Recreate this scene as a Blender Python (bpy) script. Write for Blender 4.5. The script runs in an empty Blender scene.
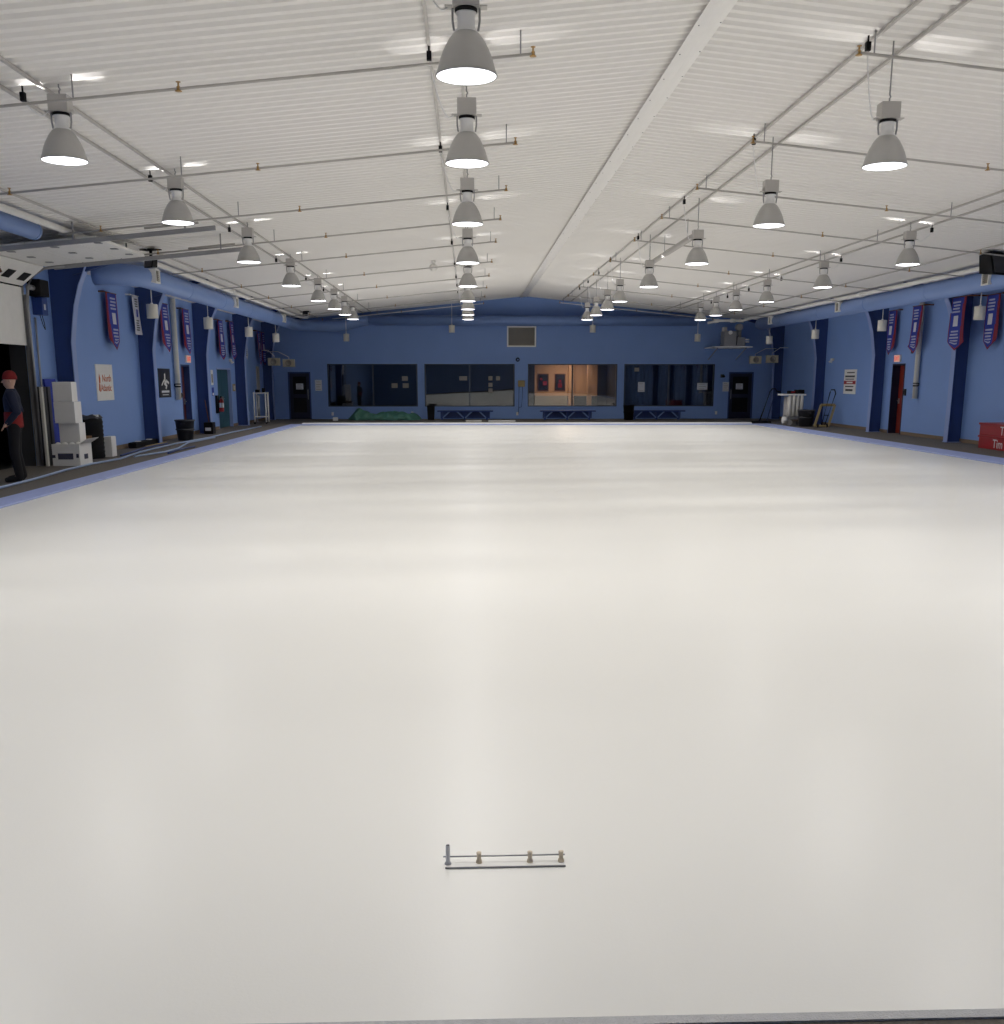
import bpy, bmesh, math, random
from mathutils import Vector, Matrix, Euler
random.seed(7)
C = bpy.context.scene.collection
PI = math.pi

# ------------------------------------------------------------------ materials
def mat(name, col, rough=0.6, metal=0.0, var=0.06, scale=6.0, bump=0.0, bscale=None, emit=None, estr=0.0, spec=0.5):
    m = bpy.data.materials.new(name); m.use_nodes = True
    nt = m.node_tree; b = nt.nodes['Principled BSDF']
    b.inputs['Roughness'].default_value = rough
    b.inputs['Metallic'].default_value = metal
    b.inputs['Specular IOR Level'].default_value = spec
    tc = nt.nodes.new('ShaderNodeTexCoord')
    nz = nt.nodes.new('ShaderNodeTexNoise'); nz.inputs['Scale'].default_value = scale; nz.inputs['Detail'].default_value = 4
    nt.links.new(tc.outputs['Object'], nz.inputs['Vector'])
    mr = nt.nodes.new('ShaderNodeMixRGB'); mr.blend_type = 'MIX'
    mr.inputs[1].default_value = tuple(max(0, c*(1-var)) for c in col) + (1,)
    mr.inputs[2].default_value = tuple(min(1, c*(1+var)) for c in col) + (1,)
    nt.links.new(nz.outputs['Fac'], mr.inputs[0]); nt.links.new(mr.outputs[0], b.inputs['Base Color'])
    if bump:
        n2 = nt.nodes.new('ShaderNodeTexNoise'); n2.inputs['Scale'].default_value = bscale or scale*6
        nt.links.new(tc.outputs['Object'], n2.inputs['Vector'])
        bp = nt.nodes.new('ShaderNodeBump'); bp.inputs['Strength'].default_value = bump; bp.inputs['Distance'].default_value = 0.01
        nt.links.new(n2.outputs['Fac'], bp.inputs['Height']); nt.links.new(bp.outputs[0], b.inputs['Normal'])
    if emit:
        b.inputs['Emission Color'].default_value = emit + (1,); b.inputs['Emission Strength'].default_value = estr
    return m

M = {}
M['blue_wall'] = mat('blue_wall_paint', (0.225, 0.365, 0.73), 0.55, var=0.05, scale=1.2, bump=0.05, bscale=60)
M['blue_deep'] = mat('deep_blue_steel', (0.028, 0.062, 0.215), 0.5, var=0.06, scale=2)
M['blue_flange'] = mat('pale_blue_steel', (0.28, 0.37, 0.68), 0.45, var=0.04, scale=3)
M['duct'] = mat('blue_duct_paint', (0.20, 0.31, 0.62), 0.45, var=0.05, scale=2)
M['kerb'] = mat('lavender_blue_kerb', (0.33, 0.39, 0.66), 0.6, var=0.12, scale=5)
M['ceiling'] = mat('white_roof_deck', (0.86, 0.84, 0.815), 0.5, var=0.03, scale=0.8)
M['ridge'] = mat('white_ridge_flashing', (0.90, 0.885, 0.87), 0.45, var=0.03)
M['carpet'] = mat('dark_rubber_carpet', (0.13, 0.115, 0.10), 0.95, var=0.35, scale=40, bump=0.3, bscale=300)
M['base'] = mat('tan_baseboard', (0.22, 0.16, 0.11), 0.6)
M['alum'] = mat('spun_aluminium', (0.46, 0.455, 0.45), 0.42, metal=0.55, var=0.04, scale=10)
M['lampwhite'] = mat('lamp_white_enamel', (0.86, 0.86, 0.86), 0.35)
M['dark'] = mat('black_plastic', (0.008, 0.008, 0.010), 0.65, spec=0.2)
M['darkgrey'] = mat('dark_grey_plastic', (0.05, 0.052, 0.06), 0.55)
M['grey'] = mat('grey_steel', (0.34, 0.34, 0.35), 0.4, metal=0.4)
M['pipegrey'] = mat('sprinkler_pipe_grey', (0.46, 0.44, 0.42), 0.5)
M['strut'] = mat('galvanised_strut', (0.52, 0.50, 0.48), 0.5, metal=0.2)
M['white'] = mat('white_paint', (0.86, 0.85, 0.82), 0.45)
M['offwhite'] = mat('off_white_shade', (0.72, 0.70, 0.64), 0.5)
M['paper'] = mat('paper_white', (0.72, 0.74, 0.78), 0.8)
M['brass'] = mat('brass_head', (0.42, 0.26, 0.10), 0.35, metal=0.7)
M['cardboard'] = mat('brown_cardboard', (0.22, 0.12, 0.06), 0.85)
M['boxwhite'] = mat('white_box_card', (0.82, 0.81, 0.80), 0.75, var=0.04, scale=3)
M['boxprint'] = mat('dark_box_print', (0.06, 0.06, 0.10), 0.8)
M['doordark'] = mat('dark_navy_door', (0.010, 0.014, 0.045), 0.5)
M['maroon'] = mat('maroon_door', (0.10, 0.014, 0.014), 0.45)
M['reddoor'] = mat('red_door', (0.22, 0.022, 0.012), 0.4)
M['teal'] = mat('teal_door', (0.022, 0.085, 0.12), 0.45)
M['red'] = mat('banner_red', (0.24, 0.018, 0.040), 0.75)
M['bblue'] = mat('banner_blue', (0.022, 0.045, 0.36), 0.75)
M['bwhite'] = mat('banner_white', (0.66, 0.67, 0.74), 0.8)
M['btext'] = mat('banner_lettering', (0.40, 0.43, 0.62), 0.8)
M['crate'] = mat('red_crate', (0.33, 0.012, 0.018), 0.4, var=0.12, scale=4)
M['orange'] = mat('orange_print', (0.55, 0.12, 0.03), 0.7)
M['signblack'] = mat('black_sign', (0.006, 0.008, 0.018), 0.4)
M['tarp'] = mat('green_tarp', (0.07, 0.21, 0.16), 0.5, var=0.3, scale=5)
M['bench'] = mat('blue_bench_paint', (0.02, 0.055, 0.23), 0.45)
M['tan'] = mat('tan_timber', (0.38, 0.29, 0.14), 0.6, var=0.15)
M['beige'] = mat('beige_unit', (0.55, 0.50, 0.38), 0.5)
M['dirtybeige'] = mat('grille_beige', (0.30, 0.28, 0.25), 0.6)
M['exit'] = mat('exit_sign_face', (0.7, 0.25, 0.2), 0.5, emit=(1.0, 0.50, 0.38), estr=1.1)
M['exittext'] = mat('exit_sign_letters', (0.6, 0.05, 0.05), 0.5, emit=(1.0, 0.10, 0.08), estr=1.0)
M['hose'] = mat('pale_blue_hose', (0.32, 0.42, 0.62), 0.5)
M['hosedark'] = mat('navy_hose', (0.03, 0.06, 0.2), 0.5)
M['skin'] = mat('skin', (0.50, 0.30, 0.22), 0.55)
M['navycloth'] = mat('navy_cloth', (0.010, 0.014, 0.035), 0.9)
M['blackcloth'] = mat('black_cloth', (0.006, 0.006, 0.008), 0.95)
M['redcloth'] = mat('red_cloth', (0.20, 0.010, 0.010), 0.9)  # red darkened, with the shade on the figure put into the colour
M['night'] = mat('painted_night_dark', (0.004, 0.004, 0.005), 0.9)
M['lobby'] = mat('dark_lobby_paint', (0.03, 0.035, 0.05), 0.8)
M['lobbywarm'] = mat('warm_lobby_paint', (0.52, 0.32, 0.20), 0.7)
M['curtain'] = mat('navy_curtain', (0.016, 0.028, 0.06), 0.9)
M['steel'] = mat('polished_steel', (0.45, 0.46, 0.48), 0.3, metal=0.8)
M['frame'] = mat('dark_window_frame', (0.035, 0.05, 0.08), 0.4)
M['lens'] = mat('lamp_lens', (0.9, 0.9, 0.9), 0.4, emit=(0.94, 0.95, 1.0), estr=16.0)
M['redext'] = mat('extinguisher_red', (0.35, 0.02, 0.02), 0.35)
M['woodbrown'] = mat('brown_wood', (0.13, 0.05, 0.03), 0.6)
M['kerbgrey'] = mat('wet_grey_kerb', (0.50, 0.50, 0.51), 0.30, var=0.15, scale=30, bump=0.5, bscale=160)
M['rodgrey'] = mat('dull_grey_rod', (0.26, 0.26, 0.27), 0.5)
M['postgrey'] = mat('dull_silver', (0.55, 0.55, 0.57), 0.5)
M['stub'] = mat('tan_nylon', (0.70, 0.60, 0.46), 0.5)

def ice_material():
    m = bpy.data.materials.new('white_ice'); m.use_nodes = True
    nt = m.node_tree; b = nt.nodes['Principled BSDF']
    tc = nt.nodes.new('ShaderNodeTexCoord')
    n1 = nt.nodes.new('ShaderNodeTexNoise'); n1.inputs['Scale'].default_value = 0.5; n1.inputs['Detail'].default_value = 1.0
    mp = nt.nodes.new('ShaderNodeMapping'); mp.inputs['Scale'].default_value = (0.5, 1.6, 1)
    nt.links.new(tc.outputs['Object'], mp.inputs[0]); nt.links.new(mp.outputs[0], n1.inputs['Vector'])
    mx = nt.nodes.new('ShaderNodeMixRGB')
    mx.inputs[1].default_value = (0.825, 0.815, 0.775, 1); mx.inputs[2].default_value = (0.865, 0.855, 0.815, 1)
    nt.links.new(n1.outputs['Fac'], mx.inputs[0]); nt.links.new(mx.outputs[0], b.inputs['Base Color'])
    r = nt.nodes.new('ShaderNodeMapRange'); r.inputs['To Min'].default_value = 0.25; r.inputs['To Max'].default_value = 0.31
    nt.links.new(n1.outputs['Fac'], r.inputs['Value']); b.inputs['Roughness'].default_value = 0.30
    b.inputs['IOR'].default_value = 1.31
    n2 = nt.nodes.new('ShaderNodeTexNoise'); n2.inputs['Scale'].default_value = 90
    nt.links.new(tc.outputs['Object'], n2.inputs['Vector'])
    bp = nt.nodes.new('ShaderNodeBump'); bp.inputs['Strength'].default_value = 0.08; bp.inputs['Distance'].default_value = 0.004
    nt.links.new(n2.outputs['Fac'], bp.inputs['Height'])
    nt.links.new(bp.outputs[0], b.inputs['Normal'])
    return m
M['ice'] = ice_material()

def glass_material(name, refl, tint):
    m = bpy.data.materials.new(name); m.use_nodes = True
    nt = m.node_tree; nt.nodes.remove(nt.nodes['Principled BSDF'])
    out = nt.nodes['Material Output']
    g = nt.nodes.new('ShaderNodeBsdfGlossy'); g.inputs['Roughness'].default_value = 0.01; g.inputs['Color'].default_value = (1, 1, 1, 1)
    t = nt.nodes.new('ShaderNodeBsdfTransparent'); t.inputs['Color'].default_value = tint + (1,)
    lw = nt.nodes.new('ShaderNodeLayerWeight'); lw.inputs['Blend'].default_value = refl
    ad = nt.nodes.new('ShaderNodeMath'); ad.operation = 'ADD'; ad.inputs[1].default_value = refl
    nt.links.new(lw.outputs['Fresnel'], ad.inputs[0])
    mx = nt.nodes.new('ShaderNodeMixShader')
    nt.links.new(ad.outputs[0], mx.inputs[0]); nt.links.new(t.outputs[0], mx.inputs[1]); nt.links.new(g.outputs[0], mx.inputs[2])
    nt.links.new(mx.outputs[0], out.inputs['Surface'])
    return m
M['glass'] = glass_material('window_glass', 0.075, (0.75, 0.78, 0.8))

# ------------------------------------------------------------------ mesh helpers
class MB:
    def __init__(self): self.bm = bmesh.new(); self.mi = 0
    def _new(self, fs):
        for f in fs: f.material_index = self.mi
    def box(self, a, b):
        x0, x1 = sorted((a[0], b[0])); y0, y1 = sorted((a[1], b[1])); z0, z1 = sorted((a[2], b[2]))
        v = [self.bm.verts.new(p) for p in ((x0,y0,z0),(x1,y0,z0),(x1,y1,z0),(x0,y1,z0),(x0,y0,z1),(x1,y0,z1),(x1,y1,z1),(x0,y1,z1))]
        self._new([self.bm.faces.new([v[i] for i in q]) for q in ((0,3,2,1),(4,5,6,7),(0,1,5,4),(1,2,6,5),(2,3,7,6),(3,0,4,7))])
        return self
    def hexa(self, p):     # eight corners, bottom loop then top loop
        v = [self.bm.verts.new(q) for q in p]
        self._new([self.bm.faces.new([v[i] for i in q]) for q in ((0,3,2,1),(4,5,6,7),(0,1,5,4),(1,2,6,5),(2,3,7,6),(3,0,4,7))])
        return self
    def tube(self, pts, r, n=8, smooth=True, cap=True):
        pts = [Vector(p) for p in pts]; rings = []
        rr = r if isinstance(r, (list, tuple)) else [r]*len(pts)
        for i, p in enumerate(pts):
            d = (pts[min(i+1, len(pts)-1)] - pts[max(i-1, 0)]).normalized()
            up = Vector((0,0,1)) if abs(d.z) < 0.95 else Vector((1,0,0))
            s = d.cross(up).normalized(); t = s.cross(d).normalized()
            rings.append([self.bm.verts.new(p + (s*math.cos(2*PI*k/n) + t*math.sin(2*PI*k/n))*rr[i]) for k in range(n)])
        fs = []
        for a, b in zip(rings, rings[1:]):
            for k in range(n): fs.append(self.bm.faces.new((a[k], a[(k+1)%n], b[(k+1)%n], b[k])))
        for f in fs: f.smooth = smooth
        if cap:
            fs.append(self.bm.faces.new(rings[0][::-1])); fs.append(self.bm.faces.new(rings[-1]))
        self._new(fs); return self
    def lathe(self, prof, c=(0,0,0), n=24, smooth=True, close=False):
        rings = []
        for r, z in prof:
            if r < 1e-6: rings.append([self.bm.verts.new((c[0], c[1], c[2]+z))]*n)
            else: rings.append([self.bm.verts.new((c[0]+r*math.cos(2*PI*k/n), c[1]+r*math.sin(2*PI*k/n), c[2]+z)) for k in range(n)])
        fs = []
        for a, b in zip(rings, rings[1:]):
            for k in range(n):
                q = []
                for v in (a[k], a[(k+1)%n], b[(k+1)%n], b[k]):
                    if v not in q: q.append(v)
                if len(q) > 2: fs.append(self.bm.faces.new(q))
        for f in fs: f.smooth = smooth
        self._new(fs); return self
    def prism(self, poly, axis, a, b):   # poly in the two other axes, extruded on axis a..b
        def P(u, v, w): return {'x': (w,u,v), 'y': (u,w,v), 'z': (u,v,w)}[axis]
        A = [self.bm.verts.new(P(u,v,a)) for u,v in poly]; B = [self.bm.verts.new(P(u,v,b)) for u,v in poly]
        n = len(poly); fs = [self.bm.faces.new(A), self.bm.faces.new(B[::-1])]
        for i in range(n): fs.append(self.bm.faces.new((A[i], B[i], B[(i+1)%n], A[(i+1)%n])))
        self._new(fs); return self
    def grid(self, fn, nu, nv, smooth=True, matfn=None):
        g = [[self.bm.verts.new(fn(i/nu, j/nv)) for j in range(nv+1)] for i in range(nu+1)]
        for i in range(nu):
            for j in range(nv):
                f = self.bm.faces.new((g[i][j], g[i+1][j], g[i+1][j+1], g[i][j+1])); f.smooth = smooth
                f.material_index = matfn((i+.5)/nu, (j+.5)/nv) if matfn else self.mi
        return self
    def build(self, name, m, parent=None, bevel=0.0, solid=0.0):
        bmesh.ops.recalc_face_normals(self.bm, faces=self.bm.faces)
        me = bpy.data.meshes.new(name); self.bm.to_mesh(me); self.bm.free()
        for x in (m if isinstance(m, (list, tuple)) else [m]): me.materials.append(M[x])
        o = bpy.data.objects.new(name, me); C.objects.link(o)
        if parent is not None: o.parent = parent
        if solid:
            s = o.modifiers.new('thickness', 'SOLIDIFY'); s.thickness = solid; s.offset = 0
        if bevel:
            b = o.modifiers.new('bevel', 'BEVEL'); b.width = bevel; b.segments = 2; b.limit_method = 'ANGLE'
        return o

def tag(o, label, cat, group=None, kind=None):
    o['label'] = label; o['category'] = cat
    if group: o['group'] = group
    if kind: o['kind'] = kind
    return o
def thing(name, label, cat, loc=(0,0,0), rz=0.0, group=None):
    o = bpy.data.objects.new(name, None); C.objects.link(o); o.empty_display_size = 0.1
    o.location = loc; o.rotation_euler = (0,0,rz); tag(o, label, cat, group); return o
def struct(name, mb, m, parent=None, **k):
    o = mb.build(name, m, parent, **k)
    if parent is None: o['kind'] = 'structure'
    return o
def dup(root, loc, label, group=None, rz=None):
    r = root.copy(); C.objects.link(r); r.location = loc; r['label'] = label
    if rz is not None: r.rotation_euler = (0,0,rz)
    if group: r['group'] = group
    for ch in list(root.children):
        c = ch.copy(); C.objects.link(c); c.parent = r
        for g in list(ch.children):
            d = g.copy(); C.objects.link(d); d.parent = c
    return r
def text(name, body, size, m, parent, mw, ex=0.002, align='LEFT'):
    cu = bpy.data.curves.new(name, 'FONT'); cu.body = body; cu.size = size; cu.extrude = ex; cu.align_x = align
    t = bpy.data.objects.new('tmp_text', cu); C.objects.link(t)
    bpy.context.view_layer.update()
    me = bpy.data.meshes.new_from_object(t.evaluated_get(bpy.context.evaluated_depsgraph_get()))
    bpy.data.objects.remove(t); bpy.data.curves.remove(cu)
    me.materials.clear(); me.materials.append(M[m])
    me.transform(mw)
    o = bpy.data.objects.new(name, me); C.objects.link(o); o.parent = parent; return o

# frames for lettering: text runs along u, up is +z, faces n
def face_frame(origin, u, n):
    u = Vector(u); n = Vector(n); v = Vector((0,0,1))
    return Matrix(((u.x, v.x, n.x, origin[0]), (u.y, v.y, n.y, origin[1]), (u.z, v.z, n.z, origin[2]), (0,0,0,1)))
LEFT_U, LEFT_N = (0,1,0), (1,0,0)       # reading direction on the left wall, seen from the ice
RIGHT_U, RIGHT_N = (0,-1,0), (-1,0,0)
BACK_U, BACK_N = (1,0,0), (0,-1,0)
ORD = ['nearest', 'second nearest', 'third', 'fourth', 'fifth', 'sixth', 'seventh', 'eighth', 'ninth', 'tenth', 'eleventh', 'twelfth']

# ------------------------------------------------------------------ dimensions
XL, XR = -8.65, 13.50            # inner faces of the side walls
YF, YB = -2.0, 44.4              # inner faces of front and back walls
RX, RZ, SL = 2.42, 5.15, 0.10    # ridge and roof slope
IL, IR, IN, IB = -6.28, 10.80, 2.42, 38.25   # ice edges
def ceil(x): return RZ - SL*abs(x - RX)

# ------------------------------------------------------------------ room shell
ice = MB(); rw = random.Random(3); waves = []
for k in range(7): waves.append((2*PI/rw.uniform(6, 16)*rw.choice((-1, 1)), 2*PI/rw.uniform(1.0, 2.6), rw.uniform(0, 6.28)))
def ice_z(x, y):                      # flooded ice is never quite flat: long shallow waves of a few millimetres
    fade = min(1.0, max(0.0, (y-4.2)/6.0)) * min(1.0, max(0.0, (x-IL)/1.2)) * min(1.0, max(0.0, (IR-x)/1.2)) * min(1.0, max(0.0, (IB-y)/1.0))
    return fade*0.0070*sum(math.sin(a*x + b_*y + c_)/b_ for a, b_, c_ in waves) - 0.006*fade
ice.grid(lambda u, v: (IL+(IR-IL)*u, IN+(IB-IN)*v, ice_z(IL+(IR-IL)*u, IN+(IB-IN)*v)), 48, 320)
ice.box((IL, IN, -0.10), (IR, IB, -0.03))
struct('ice_floor', ice, 'ice')
f = MB()
f.box((XL-0.3, YF, -0.10), (IL, YB+0.3, -0.001)); f.box((IR, YF, -0.10), (XR+0.3, YB+0.3, -0.001))
f.box((IL, YF, -0.10), (IR, IN, -0.001)); f.box((IL, IB, -0.10), (IR, YB+0.3, -0.001))
struct('floor', f, 'carpet')
struct('trim_1', MB().box((IL-0.45, IN, -0.002), (IL, IB+0.5, 0.030)), 'kerb', bevel=0.01)
struct('trim_2', MB().box((IR, IN, -0.002), (IR+0.75, IB+0.5, 0.030)), 'kerb', bevel=0.01)
struct('trim_3', MB().box((IL, IB+0.25, -0.002), (IR, IB+0.6, 0.075)), 'white', bevel=0.01)
struct('trim_4', MB().box((IL, IB, -0.002), (IR, IB+0.25, 0.035)), 'kerb', bevel=0.01)
struct('trim_5', MB().box((IL-0.45, IN-0.035, -0.002), (IR+0.75, IN, 0.006)), 'kerbgrey')

c = MB()
pitch = 0.20; prof = [(0.0, 0.0), (0.055, 0.0), (0.085, 0.032), (0.165, 0.032), (0.195, 0.0)]
ys = []
n = int((YB + 0.3 - YF)/pitch)
for i in range(n):
    for dy, dz in prof: ys.append((YF + i*pitch + dy, dz))
ys.append((YB+0.3, 0))
for x0, x1 in ((XL-0.3, RX), (RX, XR+0.3)):
    A = [c.bm.verts.new((x0, y, ceil(x0)+dz)) for y, dz in ys]; B = [c.bm.verts.new((x1, y, ceil(x1)+dz)) for y, dz in ys]
    for i in range(len(ys)-1): c.bm.faces.new((A[i], A[i+1], B[i+1], B[i]))
struct('ceiling', c, 'ceiling')
r = MB()
r.prism([(RX-0.19, RZ-0.058), (RX-0.02, RZ-0.012), (RX+0.09, RZ-0.014), (RX+0.09, RZ-0.026), (RX-0.02, RZ-0.026), (RX-0.19, RZ-0.068)], 'y', YF, YB)
rc = struct('trim_6', r, 'ridge')
sc = MB()
for i in range(40):
    for dx in (-0.14, 0.075):
        sc.lathe([(0.0, -0.006), (0.008, -0.005), (0.01, 0)], (RX+dx, 8+i*0.9, RZ-(0.055 if dx < 0 else 0.026)), n=6)
sc.build('screw_heads', 'grey', rc)

def side_wall(name, x0, x1, openings):
    w = MB(); y = YF-0.3; top = ceil((x0+x1)/2)-0.0
    for (a, b, z0, z1) in sorted(openings):
        w.box((x0, y, 0), (x1, a, top))
        if z0 > 0: w.box((x0, a, 0), (x1, b, z0))
        w.box((x0, a, z1), (x1, b, top)); y = b
    w.box((x0, y, 0), (x1, YB+0.3, top))
    return struct(name, w, 'blue_wall')
GY0, GY1 = 17.75, 20.45            # garage opening
side_wall('wall_left', XL-0.3, XL, [(GY0, GY1, 0, 3.62), (31.2, 32.15, 0, 2.13), (35.55, 37.65, 0, 2.08)])
side_wall('wall_right', XR, XR+0.3, [(31.35, 32.3, 0, 2.17)])

WIN = [(-6.07, -2.20), (-1.90, 2.0), (2.57, 6.46), (6.76, 10.72)]
DB = [(-7.77, -6.80), (11.35, 12.45)]
b = MB(); edges = sorted([(a, e, 0.53, 2.335) for a, e in WIN] + [(a, e, 0.0, 2.0) for a, e in DB])
x = XL-0.3; ZT = 2.6
for a, e, z0, z1 in edges:
    b.box((x, YB, 0), (a, YB+0.2, ZT))
    if z0: b.box((a, YB, 0), (e, YB+0.2, z0))
    b.box((a, YB, z1), (e, YB+0.2, ZT)); x = e
b.box((x, YB, 0), (XR+0.3, YB+0.2, ZT))
b.prism([(XL-0.3, ZT), (XR+0.3, ZT), (XR+0.3, ceil(XR+0.3)+0.03), (RX, RZ+0.03), (XL-0.3, ceil(XL-0.3)+0.03)], 'y', YB, YB+0.2)
struct('wall_back', b, 'blue_wall')
b = MB(); b.prism([(XL-0.3, 0), (XR+0.3, 0), (XR+0.3, ceil(XR+0.3)+0.03), (RX, RZ+0.03), (XL-0.3, ceil(XL-0.3)+0.03)], 'y', YF-0.2, YF)
struct('wall_front', b, 'blue_wall')
struct('baseboard_left', MB().box((XL, 21.2, 0), (XL+0.02, 31.15, 0.10)).box((XL, 32.2, 0), (XL+0.02, 35.5, 0.10)).box((XL, 37.7, 0), (XL+0.02, YB, 0.10)), 'base')
struct('baseboard_right', MB().box((XR-0.02, 5, 0), (XR, 31.3, 0.10)).box((XR-0.02, 32.35, 0), (XR, YB, 0.10)), 'base')

# rigid steel columns with a haunch that flares under the roof
def column(side, y):
    w = MB(); fl = []
    wall = XL if side < 0 else XR
    d0 = 0.38; s = -side
    pts = [(d0+0.02, 0.0), (d0, 1.2), (d0, 2.45), (d0+0.05, 2.8), (d0+0.12, 3.2), (d0+0.24, 3.6), (d0+0.42, 4.0)]
    top = ceil(wall + s*0.8) - 0.02
    pts = [(a, min(z, top)) for a, z in pts] + ([(d0+0.5, top)] if top > 4.02 else [])
    poly = [(wall, 0.0)] + [(wall + s*a, z) for a, z in pts] + [(wall, ceil(wall)-0.02)]
    w.prism(poly, 'y', y-0.012, y+0.012)
    o = struct('wall_column', w, 'blue_deep')  # web in a darker blue than its flange
    fm = MB()
    for (a, z), (a2, z2) in zip(pts, pts[1:]):
        if z2 - z < 1e-4: continue
        p = [(wall+s*a, y-0.11, z), (wall+s*(a+0.02), y-0.11, z), (wall+s*(a+0.02), y+0.11, z), (wall+s*a, y+0.11, z)]
        q = [(wall+s*a2, y-0.11, z2), (wall+s*(a2+0.02), y-0.11, z2), (wall+s*(a2+0.02), y+0.11, z2), (wall+s*a2, y+0.11, z2)]
        fm.hexa(p+q)
    fm.box((wall, y-0.11, 0), (wall+s*(d0+0.06), y+0.11, 0.012))
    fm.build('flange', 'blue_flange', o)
    # sloping rafter that carries the roof on from the haunch
    rm = MB()
    xa, xb = wall + s*0.5, wall + s*1.9
    rm.hexa([(xa, y-0.05, ceil(xa)-0.30), (xb, y-0.05, ceil(xb)-0.03), (xb, y+0.05, ceil(xb)-0.03), (xa, y+0.05, ceil(xa)-0.30),
             (xa, y-0.05, ceil(xa)-0.005), (xb, y-0.05, ceil(xb)-0.005), (xb, y+0.05, ceil(xb)-0.005), (xa, y+0.05, ceil(xa)-0.005)])
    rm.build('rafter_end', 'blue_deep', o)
for y in (21.9, 27.4, 32.9, 38.4, 43.6): column(-1, y)
for y in (16.4, 21.9, 27.45, 32.95, 38.5, 43.8): column(1, y)

# ------------------------------------------------------------------ windows, doors
def pane_mesh(a, e, t0, t1):
    # old float glass: each pane leans and twists by a fraction of a degree
    p = [(a, YB+0.10+t0*0.9, 0.56), (e, YB+0.10+t1*0.9, 0.56), (e, YB+0.106+t1*0.9, 0.56), (a, YB+0.106+t0*0.9, 0.56),
         (a, YB+0.10-t0*0.9, 2.30), (e, YB+0.10-t1*0.9, 2.30), (e, YB+0.106-t1*0.9, 2.30), (a, YB+0.106-t0*0.9, 2.30)]
    m = MB()
    for y0 in (0.0, 0.006):
        m.grid(lambda u, v: (a+(e-a)*u, YB+0.10+y0+(t0+(t1-t0)*u)*0.9*(1-2*v), 0.56+1.74*v), 12, 6)
    return m
TILT = [(-0.006, -0.006, -0.006, -0.006), (0.0042, 0.0066, 0.0062, 0.0090), (0.0062, 0.0058, 0.0058, 0.0030), (-0.006, -0.006, -0.006, -0.006)]
for i, (a, e) in enumerate(WIN):
    m = (a+e)/2; fr = MB()
    fr.box((a, YB+0.02, 0.53), (e, YB+0.17, 0.57)); fr.box((a, YB+0.02, 2.295), (e, YB+0.17, 2.335))
    fr.box((a, YB+0.02, 0.57), (a+0.05, YB+0.17, 2.295)); fr.box((e-0.05, YB+0.02, 0.57), (e, YB+0.17, 2.295))
    w = struct('window_%d' % (i+1), fr, 'frame')
    w['label'] = ['dark window with paper notices inside behind the green tarp', 'window reflecting the ice between the long dark window and tan box',
                  'window showing a warm lit lobby behind it', 'dark window with navy curtains and two white papers'][i]
    w['category'] = 'window'
    MB().box((m-0.03, YB+0.03, 0.57), (m+0.03, YB+0.16, 2.295)).build('mullion', 'frame', w)
    pane_mesh(a+0.05, m-0.03, *TILT[i][:2]).build('pane', 'glass', w)
    pane_mesh(m+0.03, e-0.05, *TILT[i][2:]).build('pane', 'glass', w)

def glazed_door(name, a, e, flip, label):
    fr = MB().box((a, YB+0.03, 0), (a+0.06, YB+0.15, 2.0)).box((e-0.06, YB+0.03, 0), (e, YB+0.15, 2.0)).box((a+0.06, YB+0.03, 1.94), (e-0.06, YB+0.15, 2.0))
    d = struct(name, fr, 'blue_deep'); d['label'] = label; d['category'] = 'door'
    lf = MB(); x0, x1 = a+0.06, e-0.06
    for p, q in (((x0, 0.01), (x0+0.14, 1.94)), ((x1-0.14, 0.01), (x1, 1.94)), ((x0+0.14, 1.80), (x1-0.14, 1.94)), ((x0+0.14, 0.90), (x1-0.14, 1.06)), ((x0+0.14, 0.01), (x1-0.14, 0.28))):
        lf.box((p[0], YB+0.07, p[1]), (q[0], YB+0.11, q[1]))
    leaf = lf.build('leaf', 'doordark', d)
    MB().box((x0+0.14, YB+0.085, 0.28), (x1-0.14, YB+0.095, 0.90)).box((x0+0.14, YB+0.085, 1.06), (x1-0.14, YB+0.095, 1.80)).build('dark_glass', 'dark', leaf)
    hx = x1-0.07 if not flip else x0+0.07
    MB().tube([(hx, YB+0.07, 0.85), (hx, YB+0.03, 0.88), (hx, YB+0.03, 1.22), (hx, YB+0.07, 1.25)], 0.013, 6).build('handle', 'steel', leaf)
glazed_door('door_1', *DB[0], False, 'dark navy glazed door at left end of back wall')
glazed_door('door_2', *DB[1], True, 'dark navy glazed door at right end of back wall')

def side_door(name, side, y0, y1, zt, m, label, leaves=1, jm='blue_deep', rec=0.16):
    wall = XL if side < 0 else XR; s = side
    fr = MB(); xa, xb = wall - s*0.01, wall + s*0.26
    fr.box((xa, y0, 0), (xb, y0+0.05, zt)); fr.box((xa, y1-0.05, 0), (xb, y1, zt)); fr.box((xa, y0+0.05, zt-0.05), (xb, y1-0.05, zt))
    d = struct(name, fr, jm); d['label'] = label; d['category'] = 'door'
    w = (y1 - y0 - 0.1)/leaves
    for k in range(leaves):
        a = y0+0.05+k*w; x = wall + s*rec
        lf = MB().box((x, a+0.01, 0.01), (x+s*0.05, a+w-0.01, zt-0.055)).build('leaf', m, d, bevel=0.004)
        hb = a+w-0.1 if k == 0 else a+0.1
        MB().box((x, hb-0.05, 0.93), (x-s*0.012, hb+0.05, 1.10)).tube([(x-s*0.012, hb, 1.02), (x-s*0.06, hb, 1.02), (x-s*0.06, hb-0.1, 1.02)], 0.01, 6).build('handle', 'steel', lf)
    return d
side_door('door_3', -1, 31.2, 32.15, 2.13, 'maroon', 'maroon door in left wall below the pinkish exit sign')
side_door('door_4', -1, 35.55, 37.65, 2.08, 'teal', 'teal double door in left wall beside fire extinguisher', leaves=2, jm='blue_flange', rec=0.10)
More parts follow.
